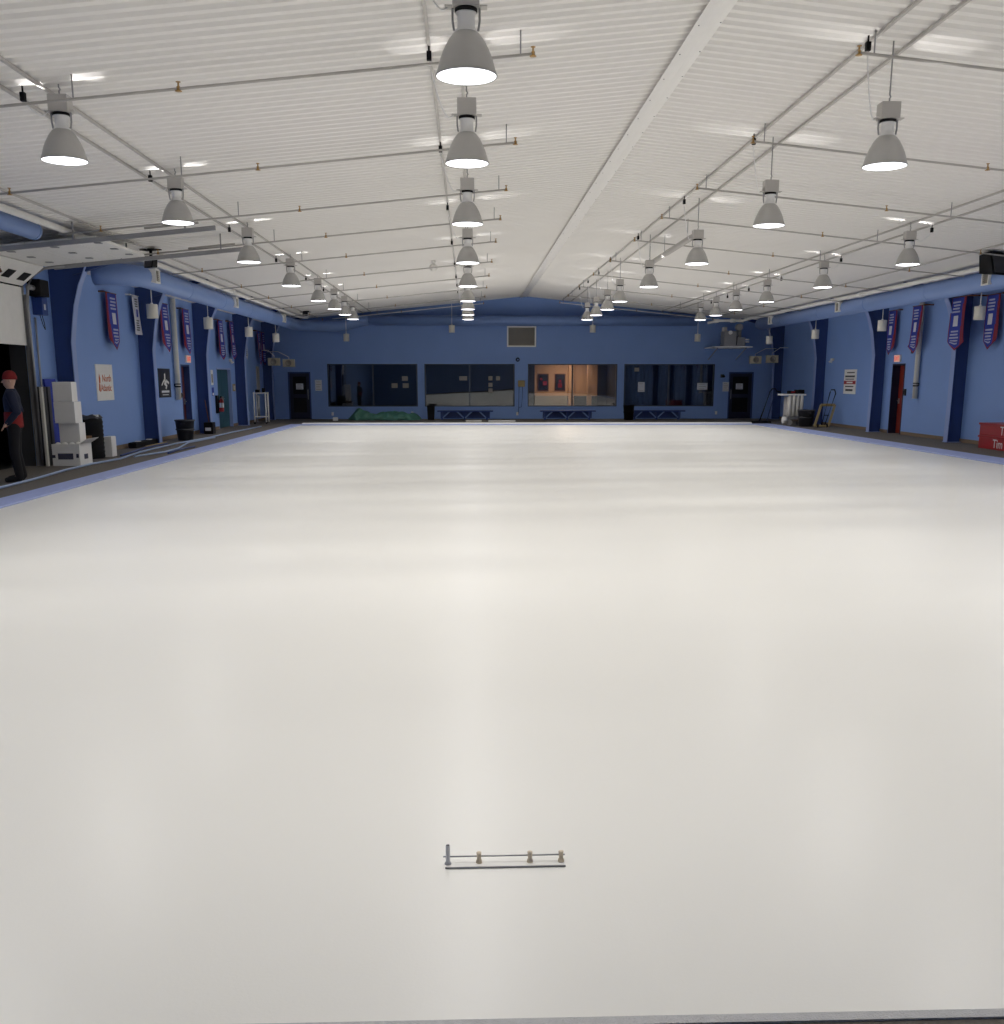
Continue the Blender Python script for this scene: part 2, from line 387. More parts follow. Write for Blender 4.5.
dr = side_door('door_5', 1, 31.35, 32.3, 2.17, 'reddoor', 'red door in right wall below the exit sign', jm='doordark', rec=0.22)

# lobby behind the back windows, dark except the warm corner
lb = MB(); LY = YB+4.4
lb.box((XL-0.3, YB+0.21, -0.1), (XR+0.3, LY, -0.001)); lb.box((XL-0.3, YB+0.21, 2.7), (XR+0.3, LY, 2.8))
lb.box((XL-0.3, LY, 0), (3.15, LY+0.1, 2.7)); lb.box((6.15, LY, 0), (XR+0.3, LY+0.1, 2.7))
lb.box((XL-0.4, YB+0.21, 0), (XL-0.3, LY, 2.7)); lb.box((XR+0.3, YB+0.21, 0), (XR+0.4, LY, 2.7))
lb.box((-2.1, YB+0.21, 0), (-2.0, LY, 2.7)); lb.box((6.58, YB+0.21, 0), (6.68, LY, 2.7))
struct('wall_lobby', lb, 'lobby')
lw = MB(); lw.box((3.15, LY, 0.9), (6.15, LY+0.1, 2.7)); lw.box((4.75, LY-0.25, 0.0), (5.0, LY-0.001, 2.7)); lw.box((5.55, LY-1.1, 0.0), (5.75, LY-0.9, 2.7))
struct('wall_lobby_warm', lw, 'lobbywarm')
struct('wall_lobby_counter', MB().box((3.15, LY-0.3, 0), (4.7, LY+0.1, 0.92)), 'dirtybeige')
def picture(x0, x1, z0, z1, label, spots):
    t = thing('framed_poster', label, 'picture', ((x0+x1)/2, LY, z0), 0, 'posters on the lobby wall')
    w = (x1-x0)/2; h = z1-z0
    MB().box((-w, -0.04, 0), (w, -0.001, 0.04)).box((-w, -0.04, h-0.04), (w, -0.001, h)).box((-w, -0.04, 0.04), (-w+0.04, -0.001, h-0.04)).box((w-0.04, -0.04, 0.04), (w, -0.001, h-0.04)).build('frame', 'woodbrown', t)
    MB().box((-w+0.04, -0.02, 0.04), (w-0.04, -0.002, h-0.04)).build('print', 'signblack', t)
    pm = MB()
    for (u, v, r) in spots: pm.lathe([(0, 0.0), (r, 0.0)], (0, 0, 0), n=10)
    pm.bm.clear()
    for (u, v, r) in spots: pm.box((u-r, -0.026, v-r), (u+r, -0.021, v+r))
    pm.build('blurred_figure', 'crate' if x0 < 4 else 'redcloth', t)
picture(3.30, 3.82, 1.15, 1.95, 'dark framed poster on left of warm lobby wall', [(0.08, 0.35, 0.09), (-0.1, 0.55, 0.05)])
picture(4.10, 4.62, 1.15, 1.95, 'dark framed poster with red figure beside lobby pillar', [(0.0, 0.25, 0.1), (0.0, 0.45, 0.06)])
cl = MB()
for k in range(9):
    x0 = 6.85 + k*0.44
    cl.grid(lambda u, v: (x0 + u*0.44, YB+0.55 + 0.05*math.sin(u*PI*4 + k), 0.2 + v*2.4), 16, 2)
cur = cl.build('curtain', 'curtain', None, solid=0.01); tag(cur, 'navy curtain drawn behind the right back window', 'curtain')
li = bpy.data.lights.new('lobby_lamp', 'AREA'); li.energy = 230; li.color = (1.0, 0.72, 0.48); li.size = 0.9
lo = bpy.data.objects.new('lobby_lamp', li); C.objects.link(lo); lo.location = (4.6, LY-1.5, 2.66)
lf = thing('lobby_ceiling_lamp', 'warm ceiling lamp lighting the lobby behind the window', 'ceiling lamp', (4.6, LY-1.5, 2.70))
MB().box((-0.5, -0.5, -0.02), (0.5, 0.5, 0)).build('housing', 'white', lf)

# box beyond the garage opening, its night darkness put into the wall colour
g = MB(); gx = XL-3.3
g.box((gx, GY0-1.5, -0.1), (XL-0.3, GY1+1.5, -0.001)); g.box((gx-0.1, GY0-1.5, 0), (gx, GY1+1.5, 3.8))
g.box((gx, GY0-1.6, 0), (XL-0.3, GY0-1.5, 3.8)); g.box((gx, GY1+1.5, 0), (XL-0.3, GY1+1.6, 3.8)); g.box((gx, GY0-1.5, 3.8), (XL-0.3, GY1+1.5, 3.9))
struct('wall_loading_bay', g, 'night')
struct('trim_7', MB().box((XL-0.31, GY1-0.012, 0), (XL+0.004, GY1-0.001, 3.62)).box((XL-0.31, GY0+0.001, 0), (XL+0.004, GY0+0.012, 3.62)), 'darkgrey')

# ------------------------------------------------------------------ lamps
LZ = 3.80
RIM = 0.218
def lamp_meshes(tag_, x):
    """One lamp at the origin: z=0 is the rim, hanging rod reaches the roof."""
    t = thing('high_bay_lamp', '', 'lamp', (x, 0, LZ), 0, 'bell-shaped high bay lamps under the roof')
    out = [(RIM, 0.0), (RIM+0.004, 0.006), (RIM-0.004, 0.022), (0.205, 0.05), (0.188, 0.11), (0.163, 0.17), (0.130, 0.23), (0.098, 0.272), (0.078, 0.288)]
    inn = [(0.074, 0.284), (0.094, 0.266), (0.126, 0.225), (0.158, 0.166), (0.183, 0.108), (0.200, 0.05), (RIM-0.006, 0.0), (RIM, 0.0)]
    r_ = MB().lathe(out + inn, n=32).build('reflector', 'alum', t)
    MB().lathe([(0.0, -0.010), (0.10, -0.008), (0.17, -0.004), (RIM-0.008, 0.004)], n=32).build('lens', 'lens', t)
    cm = MB().lathe([(0.078, 0.285), (0.078, 0.300), (0.062, 0.305), (0.062, 0.405), (0.074, 0.408), (0.074, 0.415), (0.0, 0.415)], n=16)
    col = cm.build('socket_collar', 'lampwhite', t)
    MB().lathe([(0.080, 0.416), (0.080, 0.440), (0.0, 0.440)], n=16).lathe([(0.0, 0.4155), (0.080, 0.416)], n=16).build('insulator_ring', 'dark', col)
    for q in (1, -1): MB().tube([(q*0.085, 0, 0.30), (q*0.095, 0, 0.36), (q*0.095, 0, 0.44), (q*0.08, 0, 0.46)], 0.009, 6).build('side_bracket', 'grey', col)
    MB().box((-0.095, -0.075, 0.442), (0.095, 0.075, 0.60)).box((-0.15, -0.045, 0.446), (-0.096, 0.045, 0.456)).box((0.096, -0.045, 0.446), (0.15, 0.045, 0.456)).build('ballast_box', 'strut', t, bevel=0.006)
    H = ceil(x) - LZ
    rod = MB()
    if H > 0.66: rod.tube([(0, 0, 0.60), (0, 0, 0.64), (0.012, 0, 0.655), (0, 0, 0.675), (0, 0, H)], 0.008, 6)
    else: rod.tube([(0, 0, 0.60), (0, 0, H)], 0.012, 6)
    rod.build('hanger_rod', 'grey', t)
    return t
def cord_for(t, side, xoff, H):
    # white flex looping from the socket to a black plug on the ceiling strut
    pz = H - 0.10
    pts = []
    for k in range(13):
        u = k/12
        pts.append((side*(0.12 + (xoff-0.12)*u), -0.12*u, 0.46 + (pz-0.08-0.46)*u**2.2 - 0.10*math.sin(PI*u)*(1-u)))
    cd = MB().tube(pts, 0.007, 5).build('power_cord', 'lampwhite', t)
    MB().box((side*xoff-0.023, -0.148, pz-0.06), (side*xoff+0.023, -0.102, pz+0.02)).tube([(side*xoff, -0.125, pz+0.02), (side*xoff, -0.125, H-0.02)], 0.010, 5).build('plug', 'dark', cd)

JIT = {-4.05: [0.09, 0.09, 0.07, 0.03, -0.02, -0.06, -0.05, -0.07, -0.09], 4.25: [-0.02, -0.03, -0.03, 0.02, -0.03, -0.04, 0.06, 0.06, 0.06], 8.32: [0, 0, 0, -0.06, 0.0, 0.0, 0.0, 0.05, 0.12]}
YS = [7.73, 10.68, 14.69, 19.45, 24.25, 28.8, 32.1, 34.9, 37.5]
ROWS = [(-4.05, 1, 'left row', -1, 0.30), (0.0, 0, 'centre row', -1, 0.36), (4.25, 1, 'row right of the ridge', -1, 0.30), (8.32, 3, 'far right row', 1, 0.35)]
KEY = bpy.data.lights.new('lamp_beam', 'AREA'); KEY.shape = 'DISK'; KEY.size = 0.37; KEY.energy = 92; KEY.color = (1.0, 0.975, 0.945); KEY.spread = math.radians(148)
UPL = bpy.data.lights.new('lamp_slot_glow', 'SPOT'); UPL.energy = 26; UPL.spot_size = math.radians(48); UPL.spot_blend = 0.25; UPL.shadow_soft_size = 0.02; UPL.color = (1, 0.97, 0.95)
def light_up(x, y):
    o = bpy.data.objects.new('lamp_beam', KEY); C.objects.link(o); o.location = (x, y, LZ-0.016)
    for sx in (-1, 1):
        s = bpy.data.objects.new('lamp_slot_glow', UPL); C.objects.link(s); s.location = (x+sx*0.115, y-0.02, LZ+0.475)
        d = Vector((sx*0.55, -0.08, 1.0)); s.rotation_euler = d.to_track_quat('-Z', 'Y').to_euler()
for (x, first, phrase, side, xoff) in ROWS:
    proto = None
    vis = 0
    for k, y in enumerate(YS):
        xk = x + JIT.get(x, [0]*9)[k]
        light_up(xk, y)
        if k < first: 
            continue
        lab = 'grey bell-shaped lamp, %s from the camera in the %s' % (ORD[k-first], phrase)
        if k-first == len(YS)-first-1: lab = 'grey bell-shaped lamp, farthest from the camera in the %s' % phrase
        if proto is None:
            proto = lamp_meshes(phrase, x); cord_for(proto, side, xoff, ceil(x+side*xoff)-LZ)
            proto.location = (xk, y, LZ); proto['label'] = lab
        else: dup(proto, (xk, y, LZ), lab)
    # lamps over the near end of the sheet, above and beside the camera
    for k in range(first):
        dup(proto, (x + JIT[x][k], YS[k], LZ), 'grey bell lamp over the near ice, %s of the %s' % (['first', 'second', 'third'][k], phrase))
for x, y in ((-4.05, 4.0), (0.0, 3.6), (4.25, 4.0), (8.32, 4.0)):
    light_up(x, y)
    src = [o for o in C.objects if o.name.startswith('high_bay_lamp') and abs(o.location.x - x) < 0.2][0]
    dup(src, (x, y, LZ), 'grey bell lamp over the near ice edge, start of the %s' % ('left row' if x < -1 else 'centre row' if x < 1 else 'row right of the ridge' if x < 5 else 'far right row'))

# ------------------------------------------------------------------ roof struts, sprinkler pipes
def strut(x, label, group, y0=YF+0.2, y1=YB-0.1):
    t = thing('ceiling_strut', label, 'ceiling strut', (x, y0, ceil(x)), 0, group)
    L = y1-y0
    MB().box((-0.016, 0, -0.032), (0.016, L, -0.004)).build('channel', 'strut', t)
strut(-4.12, 'right one of the strut pair above the left lamp row', 'ceiling struts'); strut(-4.46, 'left one of the strut pair above the left lamp row', 'ceiling struts')
strut(-0.36, 'left strut of the centre pair, carrying black plugs', 'ceiling struts'); strut(-0.04, 'right strut of the centre pair, hidden behind the lamps', 'ceiling struts')
strut(4.00, 'left strut of the pair right of the ridge', 'ceiling struts'); strut(4.38, 'right strut of the pair right of the ridge', 'ceiling struts')
strut(8.28, 'left strut of the far right pair', 'ceiling struts'); strut(8.66, 'right strut of the far right pair', 'ceiling struts')
strut(-6.40, 'single strut above the left walkway kerb', 'ceiling struts'); strut(10.60, 'single strut above the right walkway kerb', 'ceiling struts')

PY = [7.3, 10.46, 14.16, 17.5, 20.6, 23.9, 27.9, 31.6, 35.6, 39.5, 43.0]
def sprinkler(x0, x1, y, label, group, heads, hang, m):
    t = thing('sprinkler_pipe', label, 'pipe', (x0, y, 0), 0, group)
    dz = -0.22
    MB().tube([(0, 0, ceil(x0)+dz), (x1-x0, 0, ceil(x1)+dz)], 0.0145, 8).build('pipe', m, t)
    for h in hang:
        xx = h-x0; MB().tube([(xx, 0, ceil(h)+dz), (xx, 0, ceil(h)+0.02)], 0.008, 6).build('hanger_rod', 'grey', t)
    for h in heads:
        xx = h-x0; z = ceil(h)+dz
        hd = MB().lathe([(0.0, -0.018), (0.019, -0.018), (0.019, 0.018), (0.009, 0.025), (0.009, 0.055), (0.024, 0.058), (0.024, 0.063), (0, 0.063)], (xx, 0, z), n=8)
        hd.lathe([(0.0, -0.024), (0.034, -0.024), (0.034, -0.019), (0.0, -0.019)], (xx, 0, z), n=10)
        hd.build('sprinkler_head', 'brass', t)
for k, y in enumerate(PY):
    nm = ORD[k]
    m = 'white' if k == len(PY)-1 else 'pipegrey'  # farthest pipe is white: its lit look is put into the colour
    sprinkler(0.66, -6.68 if k < 10 else -5.6, y, 'thin grey pipe across the left roof slope, %s from the camera' % nm if k < 10 else 'pipe coloured white as if lit across the left roof slope against the back gable', 'sprinkler pipes under the left roof slope', [0.64, -2.75, -6.0], [0.52, -3.75], m)
    sprinkler(3.78, 11.5, y, 'thin grey pipe across the right roof slope, %s from the camera' % nm if k < 10 else 'pipe coloured white as if lit across the right roof slope against the back gable', 'sprinkler pipes under the right roof slope', [3.80, 7.0, 10.2], [3.95, 8.1], m)

# sprinkler mains beside the ducts
def pipe_thing(name, pts, r, m, label, cat, couplings=(), n=10):
    t = thing(name, label, cat, pts[0]); o = Vector(pts[0])
    MB().tube([Vector(p)-o for p in pts], r, n).build('pipe_run', m, t)
    for a, bb in couplings:
        MB().tube([Vector(a)-o, Vector(bb)-o], r*1.5, n).build('coupling', m, t)
    return t
pipe_thing('sprinkler_main', [(-6.74, 9.0, 4.135), (-6.74, 41.9, 4.135), (-6.5, 42.3, 4.14)], 0.055, 'white', 'white main pipe along the left duct', 'pipe', [((-6.74, 30, 4.135), (-6.74, 30.25, 4.135))])
pipe_thing('sprinkler_main', [(11.5, 12.0, 4.12), (11.5, 41.8, 4.12), (11.3, 42.4, 4.05), (10.3, 42.4, 4.05), (9.95, 42.75, 3.98)], 0.055, 'white', 'white main pipe along the right duct with an elbow', 'pipe', [((11.0, 42.4, 4.05), (10.8, 42.4, 4.05)), ((10.3, 42.4, 4.05), (10.15, 42.5, 4.03)), ((11.5, 30, 4.12), (11.5, 30.25, 4.12))])
pipe_thing('sprinkler_main', [(-7.4, 9.0, 4.095), (-7.4, 17.2, 4.095)], 0.04, 'white', 'thin white pipe before the raised garage door at left edge', 'pipe')

# ------------------------------------------------------------------ ducts and what hangs from them
def arc(pts_list): return pts_list
DL = [(-7.0, 22.4, 3.86), (-7.0, 42.0, 3.86)]
e1 = [(-7.0 + 1.0*(1-math.cos(a)), 42.0 + 1.0*math.sin(a)*1.5, 3.86) for a in [PI/2*k/6 for k in range(1, 7)]]
e2 = [(-5.4, 43.5, 3.87), (-5.0, 43.6, 3.95), (-4.6, 43.7, 4.06), (-4.2, 43.75, 4.12)]
dt = thing('air_duct', 'round blue duct along the left wall turning onto the back wall', 'duct', (-7.0, 22.4, 0))
o = Vector((-7.0, 22.4, 0))
MB().tube([Vector(p)-o for p in [(-7.85, 22.30, 3.86), (-7.66, 22.30, 3.86), (-7.46, 22.33, 3.86), (-7.26, 22.44, 3.86), (-7.10, 22.62, 3.86), (-7.02, 22.85, 3.86), (-7.0, 23.1, 3.86)] + DL[1:] + e1 + e2], 0.225, 20).build('duct_run', 'duct', dt)
MB().tube([Vector(p)-o for p in [(-4.25, 43.75, 4.12), (9.7, 43.75, 4.12)]], 0.20, 20).build('duct_run', 'duct', dt)
sm = MB()
for yy in (26, 29.5, 33, 36.5, 40): sm.tube([Vector((-7.0, yy, 3.86))-o, Vector((-7.0, yy+0.03, 3.86))-o], 0.231, 20)
sm.build('seam_bands', 'duct', dt)
dt3 = thing('air_duct', 'short blue duct under the roof before the garage door', 'duct', (-7.0, 9.0, 4.04))
MB().tube([(0, 0, 0), (0, 8.25, 0)], 0.14, 16).tube([(0, 8.2, 0), (0, 8.28, 0)], 0.144, 16).build('duct_run', 'duct', dt3)
for yy in (1.0, 4.0, 7.0): MB().tube([(0, yy, 0.13), (0, yy, 0.165)], 0.012, 6).build('hanger', 'grey', dt3)
dt2 = thing('air_duct', 'round blue duct along the right wall', 'duct', (11.72, 14.0, 0)); o2 = Vector((11.72, 14.0, 0))
MB().tube([Vector(p)-o2 for p in [(11.72, 10.0, 3.86), (11.72, 41.2, 3.86)]], 0.225, 20).build('duct_run', 'duct', dt2)
sm = MB()
for yy in (18, 22, 26, 30, 34, 38): sm.tube([Vector((11.72, yy, 3.86))-o2, Vector((11.72, yy+0.03, 3.86))-o2], 0.231, 20)
sm.build('seam_bands', 'duct', dt2)
pipe_thing('blue_conduit', [(-4.0, YB-0.04, 3.965), (9.8, YB-0.04, 3.965)], 0.03, 'duct', 'thin blue pipe across the back wall below the duct', 'pipe')

def register(duct, x, y, s):
    o = Vector(duct.location); p = Vector((x, y, 3.885)) - o
    a, h = 0.16, 0.15; fr = MB(); X = lambda v: p.x+s*v
    def bx(x0, y0, z0, x1, y1, z1): fr.box((X(x0), p.y+y0, p.z+z0), (X(x1), p.y+y1, p.z+z1))
    bx(0, -a, -h, 0.05, a, -h+0.035); bx(0, -a, h-0.035, 0.05, a, h); bx(0, -a, -h+0.035, 0.05, -a+0.035, h-0.035); bx(0, a-0.035, -h+0.035, 0.05, a, h-0.035)
    bx(-0.14, -a+0.01, -h+0.01, -0.0005, a-0.01, h-0.01)
    f_ = fr.build('register', 'white', duct); f_['label'] = 'white framed register'
    fr = MB()
    for k in range(6): bx(0.012, -a+0.035, -h+0.05+k*0.038, 0.03, a-0.035, -h+0.062+k*0.038)
    bx(0.0005, -a+0.035, -h+0.035, 0.008, a-0.035, h-0.035)
    fr.build('grille', 'dirtybeige', f_)
for y in (22.95, 30.6, 38.4): register(dt, -6.768, y, 1)
for y in (22.8, 31.95, 39.1): register(dt2, 11.488, y, -1)

pend = None
def pendant(x, y, zb, ztop, label):
    t = thing('pendant_cylinder', label, 'pendant lamp', (x, y, zb), 0, 'white cylinder pendants around the walls')
    MB().lathe([(0.0, 0.02), (0.115, 0.02), (0.118, 0.0), (0.122, 0.0), (0.122, 0.29), (0.115, 0.30), (0.0, 0.30)], n=20).build('shade', 'offwhite', t)
    MB().tube([(0, 0, 0.30), (0, 0, ztop-zb)], 0.010, 6).lathe([(0.03, 0.30), (0.03, 0.33), (0, 0.33)], n=8).build('rod', 'white', t)
for k, y in enumerate((23.3, 28.2, 33.3, 37.9)): pendant(-7.0, y, 3.02, 3.632, 'white cylinder hanging from the left duct, %s from the camera' % ORD[k])
for k, y in enumerate((23.45, 29.0, 34.6, 39.9)): pendant(11.72, y, 3.03, 3.632, 'white cylinder hanging from the right duct, %s from the camera' % ORD[k])
for k, (x, z) in enumerate(((-5.08, 3.24), (-0.68, 3.60), (5.22, 3.61), (9.66, 3.25))):
    pendant(x, 43.3, z, ceil(x) if k in (1, 2, 3) else ceil(x), 'white cylinder pendant before the back wall, %s from the left' % ['first', 'second', 'third', 'last'][k])

# return air grille and small fittings on the back wall
t = thing('return_air_grille', 'large beige return air grille high on the back wall', 'air vent', (2.29, YB, 3.05))
fr = MB(); w, h = 0.625, 0.87
fr.box((-w, -0.05, 0), (w, 0, 0.06)).box((-w, -0.05, h-0.06), (w, 0, h)).box((-w, -0.05, 0.06), (-w+0.06, 0, h-0.06)).box((w-0.06, -0.05, 0.06), (w, 0, h-0.06)); fr.build('frame', 'white', t)
gm = MB()
for k in range(18): gm.hexa([(-w+0.06, -0.035, 0.07+k*0.041), (w-0.06, -0.035, 0.07+k*0.041), (w-0.06, -0.01, 0.085+k*0.041), (-w+0.06, -0.01, 0.085+k*0.041), (-w+0.06, -0.035, 0.08+k*0.041), (w-0.06, -0.035, 0.08+k*0.041), (w-0.06, -0.01, 0.095+k*0.041), (-w+0.06, -0.01, 0.095+k*0.041)])
gm.box((-w+0.06, -0.008, 0.06), (w-0.06, -0.001, h-0.06)); gm.build('louvres', 'dirtybeige', t)

t = thing('alarm_bell', 'small dark round alarm below the return air grille', 'alarm', (2.13, YB, 2.52))
al = MB().lathe([(0.0, 0.06), (0.05, 0.055), (0.085, 0.02), (0.09, -0.003)], n=16); al.bm.transform(Matrix.Rotation(PI/2, 4, 'X')); al.build('shell', 'dark', t)
al = MB().lathe([(0.0, 0.065), (0.035, 0.065), (0.035, 0.05)], n=12); al.bm.transform(Matrix.Rotation(PI/2, 4, 'X')); al.build('centre', 'duct', t)
t = thing('junction_box', 'tan box on back wall with blue cables hanging below', 'electrical box', (2.29, YB, 1.37))
MB().box((-0.15, -0.10, 0), (0.15, 0, 0.27)).build('housing', 'tan', t, bevel=0.01)
MB().tube([(-0.10, -0.03, 0), (-0.11, -0.03, -0.6), (-0.12, -0.03, -1.15)], 0.012, 6).build('cable', 'bench', t)
MB().tube([(0.05, -0.03, 0), (0.04, -0.05, -0.5), (0.0, -0.05, -0.85), (-0.10, -0.03, -0.9)], 0.010, 6).build('cable', 'bench', t)
t = thing('wall_camera', 'small dark device on wall beside the right glazed door', 'camera', (11.05, YB, 1.83))
MB().box((-0.07, -0.05, -0.07), (0.07, 0, 0.07)).build('mount', 'darkgrey', t); MB().tube([(0.0, -0.05, 0.0), (0.06, -0.16, -0.02)], 0.045, 10).build('body', 'dark', t)

def sheet(name, x0, x1, z0, z1, label, cat='paper notice', y=YB, m='paper', lines=4, group=None):
    t = thing(name, label, cat, ((x0+x1)/2, y, z0), 0, group)
    w = (x1-x0)/2; h = z1-z0
    MB().box((-w, -0.006, 0), (w, 0.002, h)).build('sheet', m, t)
    lm = MB()
    for k in range(lines):
        zz = h*(0.82-0.68*k/max(1, lines-1)); lm.box((-w*0.7, -0.008, zz-0.008), (w*(0.7 if k % 2 else 0.45), -0.0062, zz+0.008))
    lm.build('print_lines', 'dirtybeige', t)
sheet('notice', -6.61, -6.32, 1.20, 1.66, 'white notice on blue wall beside the left glazed door')
sheet('notice', -7.44, -7.13, 1.26, 1.51, 'white paper taped to the left glazed door', y=YB+0.0685)
sheet('notice', 11.09, 11.36, 1.17, 1.57, 'white notice on wall left of the right glazed door')
sheet('notice', 11.69, 12.00, 1.26, 1.51, 'white paper taped to the right glazed door', y=YB+0.0685)
sheet('notice', 7.39, 7.68, 1.15, 1.57, 'upright white paper on the curtained window', y=YB+0.085, lines=2)
sheet('notice', 7.22, 7.42, 2.02, 2.18, 'small grey paper high on the curtained window', y=YB+0.085, lines=2, m='dirtybeige')
sheet('notice', 9.99, 10.44, 1.24, 1.53, 'wide white paper at right of curtained window', y=YB+0.085, lines=3)
for i, (x, z, lab) in enumerate(((-2.75, 1.62, 'upper grey paper at right end of the long dark window'), (-2.72, 1.32, 'lower grey paper at right end of the long dark window'), (-3.2, 1.32, 'grey paper left of a pair on the long dark window'))):
    sheet('notice', x-0.13, x+0.13, z, z+0.2, lab, y=YB+0.085, m='dirtybeige', lines=2)
for i, (x, z, lab) in enumerate(((-0.23, 1.64, 'grey paper left of mullion on the reflecting window'), (0.95, 1.64, 'upper middle paper on the reflecting window'), (0.95, 1.36, 'second paper down on the reflecting window'), (0.95, 1.12, 'lowest paper on the reflecting window'), (1.28, 1.64, 'rightmost pale paper on the reflecting window'))):
    sheet('notice', x-(0.17 if i == 0 else 0.09), x+(0.17 if i == 0 else 0.09), z, z+0.18, lab, y=YB+0.085, m='dirtybeige', lines=2)
def outlet(x, z, label, wall=None):
    t = thing('wall_outlet', label, 'outlet', (x, YB, z) if wall is None else wall, 0 if wall is None else (PI/2 if wall[0] > 0 else -PI/2))
    MB().box((-0.045, -0.012, -0.07), (0.045, -0.001, 0.07)).build('plate', 'white', t, bevel=0.003)
    MB().box((-0.018, -0.016, 0.01), (0.018, -0.0125, 0.045)).box((-0.018, -0.016, -0.045), (0.018, -0.0125, -0.01)).build('socket', 'offwhite', t)
outlet(-5.9, 0.22, 'white outlet under left end of long dark window'); outlet(-2.45, 0.24, 'white outlet right of the green tarp')
outlet(2.12, 0.22, 'white outlet under the tan box cables'); outlet(7.15, 0.27, 'white outlet behind left end of right bench'); outlet(10.85, 0.25, 'white outlet left of the right glazed door')
outlet(0, 0, 'white outlet on right wall left of red door', (XR, 33.0, 0.35))

# ------------------------------------------------------------------ benches, bins, tarp along the back wall
def bench(x, y, label):
    t = thing('bench', label, 'bench', (x, y, 0), 0, 'blue benches along the back wall')
    for k in range(3): MB().box((-1.18, -0.20+k*0.138, 0.335), (1.18, -0.07+k*0.138, 0.395)).build('seat_plank', 'bench', t, bevel=0.005)
    MB().box((-1.05, 0.165, 0.06), (1.05, 0.19, 0.33)).build('rear_board', 'bench', t)
    for xx in (-0.95, 0.0, 0.95):
        lg = MB()
        for s in (-1, 1):
            lg.hexa([(xx+s*0.03-0.03, -0.16, 0), (xx+s*0.03+0.03, -0.16, 0), (xx+s*0.03+0.03, -0.10, 0), (xx+s*0.03-0.03, -0.10, 0),
                     (xx+s*0.03-0.03, -0.16, 0.334), (xx+s*0.03+0.03, -0.16, 0.334), (xx+s*0.03+0.03, -0.10, 0.334), (xx+s*0.03-0.03, -0.10, 0.334)]) if s < 0 else \
            lg.box((xx-0.06, 0.10, 0), (xx+0.0, 0.16, 0.334))
        lg.box((xx-0.06, -0.10, 0.05), (xx, 0.10, 0.11))
        lg.build('leg', 'bench', t)
        bm_ = MB()
        for s in (-1, 1):
            if abs(xx + s*0.32) < 1.2: bm_.tube([(xx-0.03, -0.13, 0.06), (xx-0.03+s*0.32, -0.13, 0.345)], 0.028, 4, smooth=False)
        bm_.build('brace', 'duct', t)
bench(-0.15, 43.35, 'blue bench under the ice-reflecting window'); bench(4.22, 43.35, 'blue bench under the lit lobby window'); bench(8.06, 43.4, 'blue bench under the curtained window')

def bin_(x, y, h, r0, r1, m, label, sq=False):
    t = thing('bin', label, 'bin', (x, y, 0))
    n = 4 if sq else 20
    b_ = MB().lathe([(0.0, 0.0), (r0, 0.0), (r1, h-0.04), (r1+0.02, h-0.04), (r1+0.02, h), (r1-0.015, h), (r0-0.015, 0.03), (0.0, 0.03)], n=n, smooth=not sq)
    if sq: b_.bm.transform(Matrix.Rotation(PI/4, 4, 'Z'))
    b_.build('tub', m, t)
    MB().lathe([(r1*0.93+0.006, h*0.5), (r1*0.93+0.02, h*0.52), (r1*0.93+0.02, h*0.55), (r1*0.93+0.006, h*0.57)] if not sq else [(0.05, h+0.001), (0.051, h+0.002)], n=20).build('band', m, t)
    MB().box((-0.06, -r1-0.05, h*0.80), (0.06, -r1-0.004, h*0.86)).build('handle', m, t)
    return t
bin_(-1.60, 43.3, 0.60, 0.19, 0.23, 'dark', 'black bin left of the bench under reflecting window', True)
bin_(6.76, 42.9, 0.62, 0.19, 0.23, 'dark', 'black bin between the middle and right benches')
bin_(-8.02, 29.0, 0.575, 0.21, 0.26, 'darkgrey', 'dark grey round bin beside the maroon door')
bin_(12.35, 36.9, 0.60, 0.24, 0.30, 'darkgrey', 'dark grey bin beside the ice machine on right walkway')

t = thing('tarp', 'crumpled green tarp heaped below the long dark window', 'tarp', (-3.55, 43.2, 0))
def tarp_fn(u, v):
    x = -1.5 + 3.0*u; a = PI*v
    env = 0.75 + 0.25*math.sin(9*u+1) * math.sin(5*u)
    end = min(1, 8*min(u, 1-u)+0.15)
    rr = 0.50*end*(0.92+0.10*math.sin(23*u+7*v)+0.06*math.sin(41*u-9*v)) 
    return (x + 0.05*math.sin(17*v+9*u), -0.62*rr*1.25*math.cos(a), max(0.004, rr*math.sin(a)*env*1.10))
MB().grid(tarp_fn, 60, 18).build('cloth', 'tarp', t)
MB().tube([(-1.45, -0.25, 0.05), (-0.5, -0.36, 0.06), (0.6, -0.34, 0.08), (1.4, -0.22, 0.05)], 0.045, 8).build('rolled_edge', 'tarp', t)
def small_box(name, loc, s, m, label, cat, rz=0):
    t = thing(name, label, cat, loc, rz); MB().box((-s[0]/2, -s[1]/2, 0), (s[0]/2, s[1]/2, s[2])).build('body', m, t, bevel=0.008)
    MB().box((-s[0]/2+0.01, -s[1]/2+0.01, s[2]+0.0005), (s[0]/2-0.01, s[1]/2-0.01, s[2]+0.008)).build('lid', m, t); return t
small_box('carton', (-5.55, 42.6, 0), (0.20, 0.15, 0.13), 'white', 'small white carton on floor left of green tarp', 'box')
o = MB().box((-0.55, -0.10, 0), (0.55, 0.10, 0.05)).build('pale_plank', 'white', None, bevel=0.005); o.location = (1.35, 41.5, 0); tag(o, 'longer pale plank lying before the back benches', 'plank', 'pale planks behind the back kerb')
o = MB().box((-0.32, -0.10, 0), (0.32, 0.10, 0.06)).build('pale_plank', 'offwhite', None, bevel=0.005); o.location = (0.2, 41.5, 0); tag(o, 'shorter beige plank before bench under reflecting window', 'plank', 'pale planks behind the back kerb')

